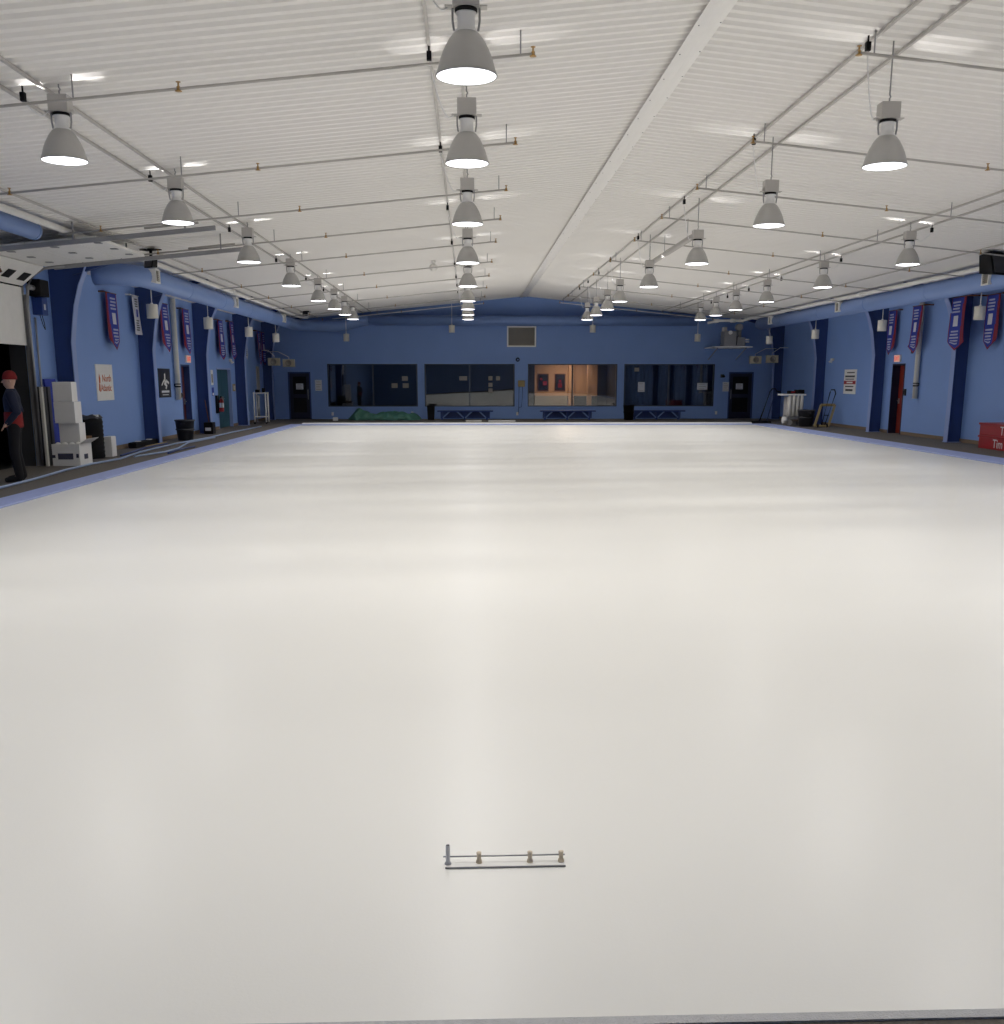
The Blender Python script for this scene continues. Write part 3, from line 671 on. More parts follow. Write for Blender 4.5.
# ------------------------------------------------------------------ fans in the corners, air handler, loudspeakers
def fan_unit(x, y, z, label, bx):
    t = thing('fan_unit', label, 'fan', (x, y, z), 0, 'beige fan boxes in the back corners')
    MB().box((-0.24, -0.10, 0), (0.24, 0.10, 0.31)).build('housing', 'beige', t, bevel=0.012)
    g_ = MB().lathe([(0.0, 0.0), (0.115, 0.0), (0.125, 0.02), (0.105, 0.024), (0.1, 0.006), (0.0, 0.006)], n=20); g_.bm.transform(Matrix.Translation((0, -0.101, 0.155)) @ Matrix.Rotation(PI/2, 4, 'X')); g_.build('round_grille', 'dirtybeige', t)
    MB().tube([(0, 0.02, 0.31), (0, 0.02, 0.40), (bx*0.5, 0.1, 0.62), (bx, 0.12, 0.62)], 0.014, 6).build('bracket', 'white', t)
fan_unit(-8.02, 42.8, 2.24, 'left beige fan box in the left back corner', -0.5); fan_unit(-7.45, 43.0, 2.19, 'right beige fan box in the left back corner', -0.9)
fan_unit(12.05, 42.9, 2.33, 'left beige fan box in the right back corner', 0.9); fan_unit(12.70, 42.7, 2.36, 'right beige fan box in the right back corner', 0.7)
t = thing('wall_shelf', 'white shelf high in right back corner carrying the air handler', 'shelf', (11.0, 42.9, 3.03))
MB().box((-0.78, -0.40, -0.05), (0.80, YB-42.9, 0)).build('board', 'white', t)
MB().tube([(-0.6, 1.45, -0.5), (-0.6, -0.2, -0.05)], 0.02, 6).build('bracket', 'grey', t); MB().tube([(0.6, 1.45, -0.5), (0.6, -0.2, -0.05)], 0.02, 6).build('bracket', 'grey', t)
t = thing('air_handler', 'grey air handler unit on shelf in right back corner', 'air handler', (11.1, 42.9, 3.03))
MB().box((-0.48, -0.35, 0.001), (0.02, 0.35, 0.62)).build('cabinet', 'grey', t, bevel=0.02)
MB().box((0.06, -0.28, 0.001), (0.42, 0.30, 0.36)).build('motor_box', 'grey', t, bevel=0.02)
MB().tube([(0.18, -0.1, 0.36), (0.18, -0.1, 0.75)], 0.10, 14).tube([(0.18, -0.2, 0.78), (0.18, 0.1, 0.78)], 0.14, 14).build('blower', 'grey', t)
MB().tube([(-0.25, -0.36, 0.55), (-0.25, -0.42, 0.55)], 0.08, 14).build('round_port', 'white', t)
MB().box((-0.50, -0.2, 0.621), (-0.35, 0.1, 0.78)).build('control_box', 'strut', t)
MB().tube([(0.42, -0.1, 0.18), (0.62, -0.1, 0.18)], 0.03, 8).tube([(0.42, -0.1, 0.28), (0.62, -0.1, 0.28)], 0.03, 8).build('pipe_stub', 'white', t)
MB().tube([(0.04, -0.36, 0.05), (0.04, -0.36, 0.40), (0.12, -0.36, 0.42)], 0.012, 6).build('cable', 'dark', t)

def loudspeaker(x, y, z, rz, s, label):
    t = thing('loudspeaker', label, 'loudspeaker', (x, y, z), rz, 'black loudspeakers under the eaves')
    MB().hexa([(-0.22*s, -0.20*s, -0.20*s), (0.22*s, -0.20*s, -0.20*s), (0.15*s, 0.16*s, -0.16*s), (-0.15*s, 0.16*s, -0.16*s), (-0.26*s, -0.12*s, 0.20*s), (0.26*s, -0.12*s, 0.20*s), (0.17*s, 0.18*s, 0.18*s), (-0.17*s, 0.18*s, 0.18*s)]).build('cabinet', 'dark', t, bevel=0.01)
    MB().hexa([(-0.18*s, -0.215*s, -0.16*s), (0.18*s, -0.215*s, -0.16*s), (0.18*s, -0.20*s, -0.16*s), (-0.18*s, -0.20*s, -0.16*s), (-0.21*s, -0.15*s, 0.16*s), (0.21*s, -0.15*s, 0.16*s), (0.21*s, -0.13*s, 0.16*s), (-0.21*s, -0.13*s, 0.16*s)]).build('grille', 'darkgrey', t)
    h = ceil(x)-z-0.03
    MB().box((-0.15, -0.05, 0.20*s+0.002), (0.15, 0.05, 0.20*s+0.03)).tube([(0, 0, 0.2*s), (0, 0, h)], 0.03, 8).box((-0.2, -0.1, h-0.02), (0.2, 0.1, h)).build('ceiling_mount', 'dark', t)
loudspeaker(10.92, 21.5, 4.03, 0.45, 1.1, 'black loudspeaker hanging under the roof at right edge')
loudspeaker(-6.35, 21.3, 3.98, -0.5, 0.5, 'black loudspeaker hanging beside the raised garage door')
loudspeaker(-6.3, 40.5, 4.17, -0.5, 0.4, 'small black loudspeaker under roof in left back corner')
t = thing('ceiling_speaker', 'small white dome on roof left of the centre lamp row', 'speaker', (-0.92, 28.3, ceil(-0.92)))
MB().tube([(0, 0, 0), (0, 0, -0.09)], 0.05, 10).build('neck', 'white', t); MB().lathe([(0.0, -0.28), (0.08, -0.26), (0.115, -0.19), (0.10, -0.12), (0.05, -0.085), (0, -0.085)], n=16).build('dome', 'white', t)
t = thing('radiant_tube', 'long grey tube under roof between lamps right of the ridge', 'heater', (4.55, 21.3, ceil(4.55)-0.42))
MB().tube([(0, 0, 0), (0, 5.2, 0)], 0.06, 12).build('tube', 'strut', t)
for yy in (0.4, 2.9, 4.8): MB().tube([(0, yy, 0.06), (0, yy, 0.42)], 0.008, 6).build('hanger', 'grey', t)

# ------------------------------------------------------------------ raised garage door on the left
t = thing('garage_door', 'white sectional garage door half raised in the left wall', 'garage door', (XL, GY0, 0))
gy = GY1 - GY0
def gsec(p0, p1, name='door_section'):
    # a section between two points (x,z) relative to the wall face
    d = Vector((p1[0]-p0[0], p1[1]-p0[1])); n = Vector((-d.y, d.x)).normalized()*0.045
    a, b_, c_, e_ = (p0[0], p0[1]), (p1[0], p1[1]), (p1[0]+n.x, p1[1]+n.y), (p0[0]+n.x, p0[1]+n.y)
    return MB().prism([a, b_, c_, e_], 'y', 0.05, gy-0.05).build(name, 'white', t, bevel=0.006)
sections = [((0.06, 2.34), (0.06, 3.43)), ((0.075, 3.45), (0.52, 3.80)), ((0.54, 3.81), (1.26, 3.885)), ((1.28, 3.886), (2.0, 3.956)), ((2.02, 3.958), (2.45, 4.0))]
for i, (p, q) in enumerate(sections):
    s_ = gsec(p, q)
    if i == 1:
        wn = MB()
        for y0 in (0.1, 0.75, 1.4, 2.05):
            d = Vector((q[0]-p[0], q[1]-p[1])).normalized(); n = Vector((d.y, -d.x))*0.006
            A = Vector(p)+d*0.14+n; B_ = Vector(p)+d*0.34+n
            wn.prism([(A.x, A.y), (B_.x, B_.y), (B_.x+n.x, B_.y+n.y), (A.x+n.x, A.y+n.y)], 'y', y0+0.1, y0+0.42)
        wn.build('window_pane', 'dark', s_)
    if i > 1:
        hm = MB()
        for y0 in (0.5, 1.3, 2.1):
            hm.box((p[0]+0.25, y0-0.05, p[1]-0.012+0.025), (p[0]+0.37, y0+0.05, p[1]+0.027))
        hm.build('hinge', 'grey', s_)
for y0, xe in ((-0.02, 4.45), (gy-0.03, 4.40)):
    z = lambda xx: 3.80 + 0.098*(xx-0.5)
    MB().tube([(0.14, y0, 0.02), (0.14, y0, 3.1), (0.17, y0, 3.45), (0.30, y0, 3.66), (0.5, y0, 3.78), (0.9, y0, z(0.9)-0.02)], 0.028, 6).build('vertical_track', 'grey', t)
    MB().hexa([(0.7, y0, z(0.7)-0.06), (xe, y0, z(xe)-0.06), (xe, y0+0.05, z(xe)-0.06), (0.7, y0+0.05, z(0.7)-0.06), (0.7, y0, z(0.7)+0.015), (xe, y0, z(xe)+0.015), (xe, y0+0.05, z(xe)+0.015), (0.7, y0+0.05, z(0.7)+0.015)]).build('roof_track', 'grey', t)
    MB().tube([(2.1, y0+0.02, z(2.1)), (2.1, y0+0.02, ceil(XL+2.1))], 0.014, 6).tube([(xe-0.5, y0+0.02, z(xe-0.5)), (xe-0.5, y0+0.02, ceil(XL+xe-0.5))], 0.014, 6).build('track_hanger', 'grey', t)
    MB().tube([(3.25, y0+0.12, z(3.25)+0.10), (4.15, y0+0.12, z(4.15)+0.10)], 0.02, 8).build('spring_tube', 'pipegrey', t)
MB().box((0.02, gy-0.02, 0.0), (0.05, gy+0.06, 3.5)).box((0.05, gy+0.0, 0), (0.13, gy+0.03, 3.3)).build('jamb_angle', 'grey', t)
MB().tube([(0.30, 1.05, 4.05), (0.32, 1.05, 3.72)], 0.012, 6).tube([(0.32, 1.05, 3.72), (0.40, 1.06, 3.55)], 0.025, 6).build('pull_arm', 'woodbrown', t)
# bundle of guards between door and boxes
o = MB()
for k in range(3): o.box((-0.02+k*0.02, 0.05+k*0.16, 0.0), (0.04+k*0.02, 0.19+k*0.16, 1.55))
o = o.build('jamb_panel', 'darkgrey', None, bevel=0.005); o.location = (XL+0.11, GY1+0.05, 0); tag(o, 'dark upright panel guarding the wall beside the garage opening', 'panel')
o = MB().box((-0.02, -0.04, 0), (0.03, 0.04, 1.55)).build('corner_post', 'offwhite', None, bevel=0.004); o.location = (XL+0.27, GY1-0.10, 0); tag(o, 'pale narrow post beside the dark panel at garage opening', 'post')
o = MB().hexa([(0.16, -0.2, 0.0), (0.20, -0.2, 0.0), (0.20, 0.35, 0), (0.16, 0.35, 0), (0.02, -0.2, 1.70), (0.06, -0.2, 1.70), (0.06, 0.35, 1.70), (0.02, 0.35, 1.70)]).build('blue_board', 'bblue', None); o.location = (XL+0.01, 21.25, 0); tag(o, 'deep blue board leaning behind the stacked white boxes', 'board')
t = thing('door_operator', 'black and blue motor unit on wall beside the garage door', 'motor', (XL, 21.0, 3.0))
MB().box((0.001, -0.22, 0.30), (0.26, 0.22, 0.62)).build('gear_housing', 'dark', t, bevel=0.02); MB().box((0.001, -0.05, -0.05), (0.20, 0.22, 0.29)).build('control_box', 'bench', t, bevel=0.01)
MB().tube([(0.12, -0.22, 0.45), (0.12, -0.45, 0.45)], 0.05, 10).build('drive_shaft', 'grey', t)
MB().tube([(0.1, 0.05, -0.05), (0.12, 0.12, -0.25), (0.1, 0.25, -0.32), (0.06, 0.33, -0.2), (0.03, 0.3, 0.0)], 0.008, 5).build('cable_loop', 'dark', t)
MB().box((0.201, 0.03, 0.05), (0.206, 0.10, 0.16)).build('sticker', 'paper', t)
pipe_thing('wall_conduit', [(XL+0.04, 20.95, 0.1), (XL+0.04, 20.95, 2.9)], 0.02, 'grey', 'thin grey conduit on wall below the door motor', 'conduit')

# ------------------------------------------------------------------ boxes and things by the left wall
def carton(x, y, z, w, d, h, label, rz=0):
    t = thing('carton', label, 'box', (x, y, z), rz, 'white cartons stacked by the garage opening')
    MB().box((-w/2, -d/2, 0), (w/2, d/2, h)).build('body', 'boxwhite', t, bevel=0.006)
    MB().box((-w/2-0.001, -0.03, h*0.999), (w/2+0.001, 0.03, h+0.0015)).build('tape', 'paper', t)
    return t
carton(-8.04, 20.66, 1.259, 0.37, 0.30, 0.385, 'white carton on top of the stack by garage opening', 0.03)
carton(-8.02, 20.68, 0.838, 0.41, 0.34, 0.418, 'middle white carton of the stack by garage opening', -0.03)
carton(-8.01, 20.80, 0.447, 0.40, 0.34, 0.388, 'lower white carton standing in the open box', 0.02)
t = thing('open_carton', 'open white carton of round white items at bottom of stack', 'box', (-8.02, 20.72, 0))
ob = MB(); W, D_, Hh = 0.27, 0.33, 0.43
ob.box((-W, -D_, 0.0), (W, D_, 0.02)).box((-W, -D_, 0.02), (W, -D_+0.02, Hh)).box((-W, D_-0.02, 0.02), (W, D_, Hh)).box((-W, -D_+0.02, 0.02), (-W+0.02, D_-0.02, Hh)).box((W-0.02, -D_+0.02, 0.02), (W, D_-0.02, Hh))
ob.build('body', 'boxwhite', t)
MB().hexa([(W, -D_, Hh-0.005), (W, D_, Hh-0.005), (W+0.16, D_, Hh+0.10), (W+0.16, -D_, Hh+0.10), (W, -D_, Hh), (W, D_, Hh), (W+0.16, D_, Hh+0.105), (W+0.16, -D_, Hh+0.105)]).build('flap', 'boxwhite', t)
MB().hexa([(-W, D_, Hh), (W, D_, Hh), (W, D_+0.015, Hh), (-W, D_+0.015, Hh), (-W, D_+0.06, Hh+0.13), (W, D_+0.06, Hh+0.13), (W, D_+0.072, Hh+0.13), (-W, D_+0.072, Hh+0.13)]).build('inner_flap', 'cardboard', t)
MB().box((-0.16, -D_-0.003, 0.13), (0.14, -D_-0.0005, 0.25)).box((-0.27, -D_-0.003, 0.16), (-0.21, -D_-0.0005, 0.22)).box((0.20, -D_-0.003, 0.16), (0.25, -D_-0.0005, 0.24)).build('printed_label', 'boxprint', t)
MB().box((W+0.0005, -0.1, 0.12), (W+0.003, 0.1, 0.22)).build('side_print', 'boxprint', t)
for k, (x, y) in enumerate(((-0.175, -0.23), (-0.04, -0.235), (0.095, -0.225), (0.18, -0.115))):
    o = MB().lathe([(0.0, -0.065), (0.035, -0.055), (0.06, -0.025), (0.065, 0.0), (0.06, 0.025), (0.035, 0.055), (0.0, 0.065)], n=14).build('white_ball', 'white', None)
    o.location = (-8.02+x, 20.72+y, 0.40 if k < 4 else 0.415)
    tag(o, ['leftmost round white item showing in the open carton', 'second round white item in front of the open carton', 'third round white item in front of the open carton', 'rightmost round white item in front of open carton'][k], 'ball', 'round white items in the open carton')
t = thing('black_drum', 'tall black ribbed drum with a bag liner beside white boxes', 'drum', (-8.24, 22.4, 0))
pr = [(0.0, 0.0), (0.25, 0.0)]
for k in range(9): pr += [(0.262, 0.03+k*0.09), (0.27, 0.06+k*0.09), (0.258, 0.10+k*0.09)]
pr += [(0.25, 0.86), (0.23, 0.87), (0.0, 0.85)]
MB().lathe(pr, n=28).build('shell', 'dark', t)
def bagfn(u, v):
    a = 2*PI*u; r_ = 0.245*(1-0.45*v) + 0.02*math.sin(7*a)*(1-v)+0.01; return (r_*math.cos(a), r_*math.sin(a), 0.86 + 0.07*math.sin(PI*v*0.8)+0.015*math.sin(5*a))
MB().grid(bagfn, 36, 5).build('bag_liner', 'darkgrey', t)
MB().box((0.12, -0.12, 0.90), (0.22, -0.06, 0.945)).build('white_rag', 'white', t)
small_box('carton', (-8.03, 22.95, 0), (0.17, 0.30, 0.44), 'boxwhite', 'narrow white box on floor right of the black drum', 'box')
t = thing('rock_bar', 'long black case lying along the left wall', 'case', (-8.42, 28.0-1.2, 0))
MB().box((-0.10, -1.2, 0.001), (0.10, 0.65, 0.14)).build('body', 'dark', t, bevel=0.02)
MB().box((-0.06, -0.8, 0.1405), (0.06, -0.65, 0.155)).box((-0.06, 0.1, 0.1405), (0.06, 0.25, 0.155)).build('latch', 'white', t)
o = MB().tube([(0, -0.9, 0.02), (0, 0.9, 0.02)], 0.018, 6).build('wooden_stick', 'tan', None); o.location = (-8.22, 26.9, 0.0); tag(o, 'yellowish stick lying beside the long black case', 'stick')
t = thing('small_case', 'small black case with white label at second left column', 'case', (-8.20, 32.45, 0))
MB().box((-0.14, -0.18, 0), (0.14, 0.18, 0.36)).build('body', 'dark', t, bevel=0.01); MB().box((-0.10, -0.186, 0.10), (0.08, -0.1805, 0.20)).build('white_label', 'paper', t)
t = thing('broom', 'reddish wooden broom leaning against second left column', 'broom', (-8.36, 32.75, 0))
MB().tube([(0.10, 0, 0.12), (-0.02, 0.0, 1.05)], 0.016, 6).build('handle', 'woodbrown', t); MB().hexa([(-0.02, -0.06, 0), (0.24, -0.06, 0), (0.24, 0.06, 0), (-0.02, 0.06, 0), (0.05, -0.03, 0.13), (0.15, -0.03, 0.13), (0.15, 0.03, 0.13), (0.05, 0.03, 0.13)]).build('bristles', 'hosedark', t)
t = thing('fire_extinguisher', 'fire extinguisher on left wall beside the teal double door', 'fire extinguisher', (XL+0.17, 35.3, 0.60))
MB().lathe([(0.0, 0.0), (0.075, 0.005), (0.08, 0.03), (0.08, 0.36), (0.05, 0.42), (0.025, 0.44), (0.025, 0.48), (0, 0.48)], n=16).build('cylinder', 'redext', t)
MB().lathe([(0.082, 0.14), (0.082, 0.30)], n=16).build('paper_label', 'paper', t); MB().box((-0.02, -0.07, 0.48), (0.02, 0.07, 0.52)).tube([(0, -0.05, 0.49), (0.06, -0.14, 0.40), (0.05, -0.13, 0.1)], 0.014, 6).build('valve_hose', 'dark', t)
MB().box((-0.168, -0.12, -0.05), (-0.10, 0.12, 0.55)).build('wall_mount', 'dark', t)
def rack():
    t = thing('equipment_rack', 'white wheeled rack standing near the left back corner', 'rack', (-8.05, 39.9, 0))
    for sx in (-0.22, 0.22):
        for sy in (-0.25, 0.25): MB().tube([(sx, sy, 0.06), (sx, sy, 1.20)], 0.030, 8).build('upright', 'white', t)
    for z in (0.25, 1.15): MB().box((-0.25, -0.28, z), (0.25, 0.28, z+0.035)).build('shelf', 'white', t)
    for sx in (-0.22, 0.22): MB().tube([(sx, -0.27, 0.045), (sx, -0.23, 0.045)], 0.045, 10).build('wheel', 'dark', t)
    MB().tube([(-0.1, -0.1, 1.19), (-0.1, -0.1, 1.30)], 0.09, 10).tube([(0.12, 0, 1.19), (0.12, 0, 1.36)], 0.07, 10).build('canister', 'dark', t)
    MB().tube([(-0.05, -0.25, 0.3), (-0.05, -0.25, 1.1)], 0.05, 8).build('hanging_tool', 'grey', t)
rack()
o = MB().box((0.001, -0.28, 0), (0.03, 0.28, 1.1)).build('wall_board', 'pipegrey', None); o.location = (XL, 42.4, 1.1); tag(o, 'pale grey board on wall above the white rack', 'board')

# hoses on the left walkway
def hose(pts, r, m, label):
    o = MB().tube([(x, y, r) for x, y in pts], r, 6).build('hose', m, None); tag(o, label, 'hose', 'hoses along the left walkway'); return o
hose([(-7.35, 15.0), (-7.45, 17.5), (-7.6, 19.2), (-7.62, 20.6), (-7.5, 22.0), (-7.72, 24.0), (-7.78, 27), (-7.6, 30), (-7.62, 33), (-7.5, 37)], 0.022, 'hose', 'pale blue hose running the whole left walkway')
hose([(-7.80, 22.9), (-7.90, 24.0), (-8.06, 25.5), (-8.02, 27.2)], 0.022, 'hosedark', 'navy hose between the pale hose and left wall')
hose([(-7.4, 22.6), (-7.15, 24.0), (-7.2, 25.3), (-7.55, 27.5), (-7.45, 30.0)], 0.022, 'hose', 'shorter pale blue hose nearest the left kerb')
hose([(-6.95, 23.6), (-7.05, 24.6), (-6.98, 26.0)], 0.022, 'hosedark', 'short navy hose piece beside the left kerb')

# ------------------------------------------------------------------ signs
def wall_sign(side, y0, y1, z0, z1, m, name, label, cat='sign', th=0.02):
    wall = XL if side < 0 else XR; s = -side
    t = thing(name, label, cat, (wall, (y0+y1)/2, z0))
    w = abs(y1-y0)/2
    MB().box((-s*0.002, -w, 0), (s*th, w, z1-z0)).build('panel', m, t, bevel=0.003)
    return t, w, z1-z0
t, w, h = wall_sign(-1, 24.1, 25.2, 1.20, 2.04, 'white', 'sponsor_sign', 'white sign with orange lettering on the left wall')
text('lettering', 'North', 0.235, 'orange', t, face_frame((0.0225, -0.18, 0.44), LEFT_U, LEFT_N))
text('lettering', 'Atlantic', 0.225, 'orange', t, face_frame((0.0225, -0.30, 0.22), LEFT_U, LEFT_N))
lg = MB(); lg.prism([(-0.44, 0.24), (-0.34, 0.20), (-0.34, 0.36), (-0.40, 0.42)], 'x', 0.021, 0.025); lg.prism([(-0.40, 0.42), (-0.33, 0.40), (-0.31, 0.52), (-0.37, 0.62), (-0.40, 0.52)], 'x', 0.021, 0.025); lg.build('emblem', 'orange', t)
t, w, h = wall_sign(-1, 28.9, 30.0, 1.19, 1.99, 'signblack', 'sponsor_sign', 'black sign with white figure emblem on the left wall')
lg = MB()
for pts in ([(-0.06, 0.44), (0.06, 0.44), (0.05, 0.66), (-0.04, 0.66)], [(-0.36, 0.34), (-0.30, 0.32), (-0.06, 0.46), (-0.10, 0.50)], [(-0.10, 0.36), (0.08, 0.30), (0.16, 0.44), (0.0, 0.48)], [(0.10, 0.44), (0.36, 0.36), (0.38, 0.42), (0.14, 0.50)], [(0.02, 0.25), (0.10, 0.22), (0.20, 0.34), (0.12, 0.36)]):
    lg.prism(pts, 'x', 0.021, 0.025)
lg.build('emblem', 'white', t)
MB().box((0.021, -0.36, 0.13), (0.024, 0.36, 0.19)).box((0.021, -0.28, 0.06), (0.024, 0.28, 0.085)).build('text_band', 'paper', t)
t, w, h = wall_sign(1, 35.28, 36.42, 1.18, 2.03, 'white', 'rules_sign', 'white sign with red band on the right wall')
MB().box((-0.021, -0.55, 0.34), (-0.024, 0.55, 0.46)).build('red_band', 'crate', t)
MB().box((-0.0245, -0.28, 0.375), (-0.026, 0.28, 0.425)).build('band_text', 'white', t)
MB().box((-0.021, -0.42, 0.72), (-0.024, 0.30, 0.76)).box((-0.021, -0.45, 0.58), (-0.024, 0.45, 0.64)).box((-0.021, -0.40, 0.50), (-0.024, 0.42, 0.53)).box((-0.021, -0.38, 0.24), (-0.024, 0.40, 0.28)).box((-0.021, -0.32, 0.10), (-0.024, 0.36, 0.17)).build('text_line', 'darkgrey', t)
t, w, h = wall_sign(-1, 34.75, 35.05, 1.50, 2.0, 'white', 'notice', 'narrow white notice on wall left of the teal door', 'paper notice', 0.01)
MB().box((0.0105, -0.1, 0.08), (0.013, 0.1, 0.36)).build('printed_block', 'dirtybeige', t)
t, w, h = wall_sign(-1, 34.8, 35.05, 1.14, 1.42, 'bblue', 'notice', 'small blue notice below the narrow white notice', 'paper notice', 0.01)
MB().box((0.0105, -0.08, 0.02), (0.013, 0.08, 0.10)).build('printed_block', 'white', t)
t, w, h = wall_sign(-1, 37.85, 38.25, 1.26, 1.52, 'tan', 'notice', 'tan notice board on wall right of teal door', 'notice board', 0.02)
MB().box((0.0205, -0.1, 0.05), (0.023, 0.05, 0.2)).build('pinned_paper', 'offwhite', t)
def exit_sign(side, y, z, label):
    wall = XL if side < 0 else XR; s = -side
    t = thing('exit_sign', label, 'exit sign', (wall, y, z))
    MB().box((s*0.001, -0.22, -0.11), (s*0.06, 0.22, 0.11)).build('housing', 'white', t, bevel=0.008)
    MB().box((s*0.0605, -0.20, -0.095), (s*0.064, 0.20, 0.095)).build('face', 'exit', t)
    u, n_ = (LEFT_U, LEFT_N) if side < 0 else (RIGHT_U, RIGHT_N)
    text('lettering', 'EXIT', 0.17, 'exittext', t, face_frame((s*0.0665, 0, -0.06), u, n_), align='CENTER')
exit_sign(-1, 31.95, 2.30, 'lit pinkish exit sign above the maroon door'); exit_sign(1, 31.9, 2.33, 'lit pinkish exit sign above the red door')
def emergency(side, y, z, label):
    wall = XL if side < 0 else XR; s = -side
    t = thing('emergency_light', label, 'emergency light', (wall, y, z)); MB().box((-s*0.002, -0.10, -0.04), (s*0.07, 0.10, 0.05)).build('battery_box', 'offwhite', t)
    for yy in (-0.07, 0.07): MB().tube([(s*0.05, yy, -0.03), (s*0.11, yy, -0.09)], [0.02, 0.045], 10).build('lamp_head', 'lampwhite', t)
emergency(-1, 37.6, 2.36, 'twin emergency light under banner near teal door'); emergency(1, 37.7, 2.40, 'twin emergency light high on right wall past sign')
def small_unit(side, y, z, label, w=0.08, h=0.14):
    wall = XL if side < 0 else XR; s = -side
    t = thing('wall_switch', label, 'switch', (wall, y, z)); MB().box((s*0.001, -w/2, -h/2), (s*0.05, w/2, h/2)).build('body', 'darkgrey', t, bevel=0.004); MB().box((s*0.0505, -w/4, -h/4), (s*0.056, w/4, h/4)).build('button', 'dark', t)
small_unit(-1, 31.05, 1.22, 'small dark switch on wall left of maroon door'); small_unit(-1, 30.75, 2.50, 'small dark device above and left of maroon door', 0.12, 0.16); small_unit(1, 31.2, 1.30, 'small dark switch right of the red door', 0.12, 0.20); small_unit(1, 30.9, 2.53, 'small dark device above right of the red door', 0.07, 0.14)

def wall_pipe(side, y, z0, z1, label):
    wall = XL if side < 0 else XR; s = -side
    t = thing('downpipe', label, 'pipe', (wall+s*0.10, y, z0))
    MB().tube([(0, 0, 0), (0, 0, z1-z0)], 0.075, 14).build('pipe_run', 'offwhite', t)
    MB().tube([(0, 0, 0.36), (0, 0, 0.40)], 0.082, 14).tube([(0, 0, 0.44), (0, 0, 0.47)], 0.082, 14).box((-s*0.099, -0.03, 0.38), (-s*0.05, 0.03, 0.46)).build('pipe_mount', 'dark', t)
wall_pipe(-1, 30.45, 1.10, 3.98, 'white vertical pipe on left wall right of black sign'); wall_pipe(1, 30.3, 1.12, 3.98, 'white vertical pipe on right wall near the red door')

# ------------------------------------------------------------------ banners
def banner(side, y, zt, w, h, seed, label, white=False, pointed=True, amp=0.05, gap=0.10):
    wall = XL if side < 0 else XR; s = -side
    t = thing('banner', label, 'banner', (wall + s*gap, y, zt), 0, 'championship banners on the side walls' if not white else 'white banners on the side walls')
    rnd = random.Random(seed); ph = rnd.random()*6; lean = rnd.uniform(-0.02, 0.05)
    def off(u, v): return s*(0.02 + amp*(0.5+0.5*math.sin(4.0*u + 3.2*v + ph))*v + 0.06*v*v*rnd_c)
    rnd_c = rnd.uniform(-0.4, 0.9)
    def pos(u, v, lift=0.0):
        # u across (0 = nearest to the camera), v downwards
        vv = v - (0.16*abs(u-0.5)*2*min(1, max(0, (v-0.80)/0.20)) if pointed else 0.0)
        yy = -w/2 + w*u + 0.05*v*math.sin(2.2*v+ph) + lean*v
        return (off(u, v) + s*lift, yy, -h*vv)
    def mi(u, v):
        if white: return 0
        red = 0.16 + 0.12*v
        return 1 if (u < red or u > 0.95 or v > 0.94) else 0
    MB().grid(pos, 20, 24, matfn=mi).build('fabric', ['bwhite' if white else 'bblue', 'red'], t, solid=0.004)
    tx = MB()
    def strip(u0, u1, v0, v1): tx.grid(lambda a, b_: pos(u0+(u1-u0)*a, v0+(v1-v0)*b_, 0.006), 6, 3)
    rows = [0.07, 0.13, 0.19, 0.25] + [0.62, 0.68, 0.74, 0.80, 0.86]
    for k, v0 in enumerate(rows):
        a = 0.34+0.05*((k*7+seed) % 3)/2; b_ = 0.88-0.06*((k*5+seed) % 3)/2
        if white: a, b_ = a-0.04, b_-0.08
        strip(a, b_, v0, v0+0.032)
    tx.build('lettering', 'btext' if not white else 'darkgrey', t)
    em = MB()
    em.grid(lambda a, b_: pos(0.44+0.30*a, 0.34+0.20*b_, 0.007), 6, 6); em.build('emblem', 'bwhite' if not white else 'bblue', t)
    MB().tube([(s*0.02, -w/2-0.12, 0.01), (s*0.02, w/2+0.03, 0.01)], 0.012, 6).box((-s*gap, -w/2-0.13, -0.01), (s*0.03, -w/2-0.10, 0.03)).build('hanging_rod', 'woodbrown' if not white else 'white', t)
BL = [(25.2, 3.70, 0), (29.45, 3.76, 0), (31.65, 3.75, 0), (35.95, 3.67, 0), (37.65, 3.71, 0), (42.4, 3.60, 0), (43.25, 3.58, 0)]
names = ['by the white sign with orange lettering', 'above the black sign with white emblem', 'above the maroon door', 'above the teal double door', 'right of the teal double door', 'above the pale grey wall board', 'nearest the left back corner']
for k, (y, z, _) in enumerate(BL): banner(-1, y, z, 0.72 if k < 4 else 0.6, 1.32, 10+k, 'blue and red pennant banner on left wall %s' % names[k])
banner(-1, 27.05-0.05, 3.78, 0.50, 0.96, 31, 'white banner on left wall beside first white cylinder', True, False, 0.04)
banner(-1, 33.75, 3.73, 0.50, 1.02, 32, 'white banner on left wall just past second column', True, False, 0.04)
banner(-1, 39.7, 3.64, 0.70, 1.22, 33, 'white pointed banner near the left back corner', True, True, 0.04)
for k, (y, w_, gp) in enumerate(((26.1, 0.66, 0.1), (27.0, 0.80, 0.56), (30.2, 0.66, 0.24), (32.3, 0.62, 0.1))):
    banner(1, y, 3.80, w_, 1.36, 50+k, 'blue and red pennant banner on right wall, %s' % ['at the right edge', 'beside the steel column', 'over the white pipe', 'above left of the red door'][k], gap=gp)

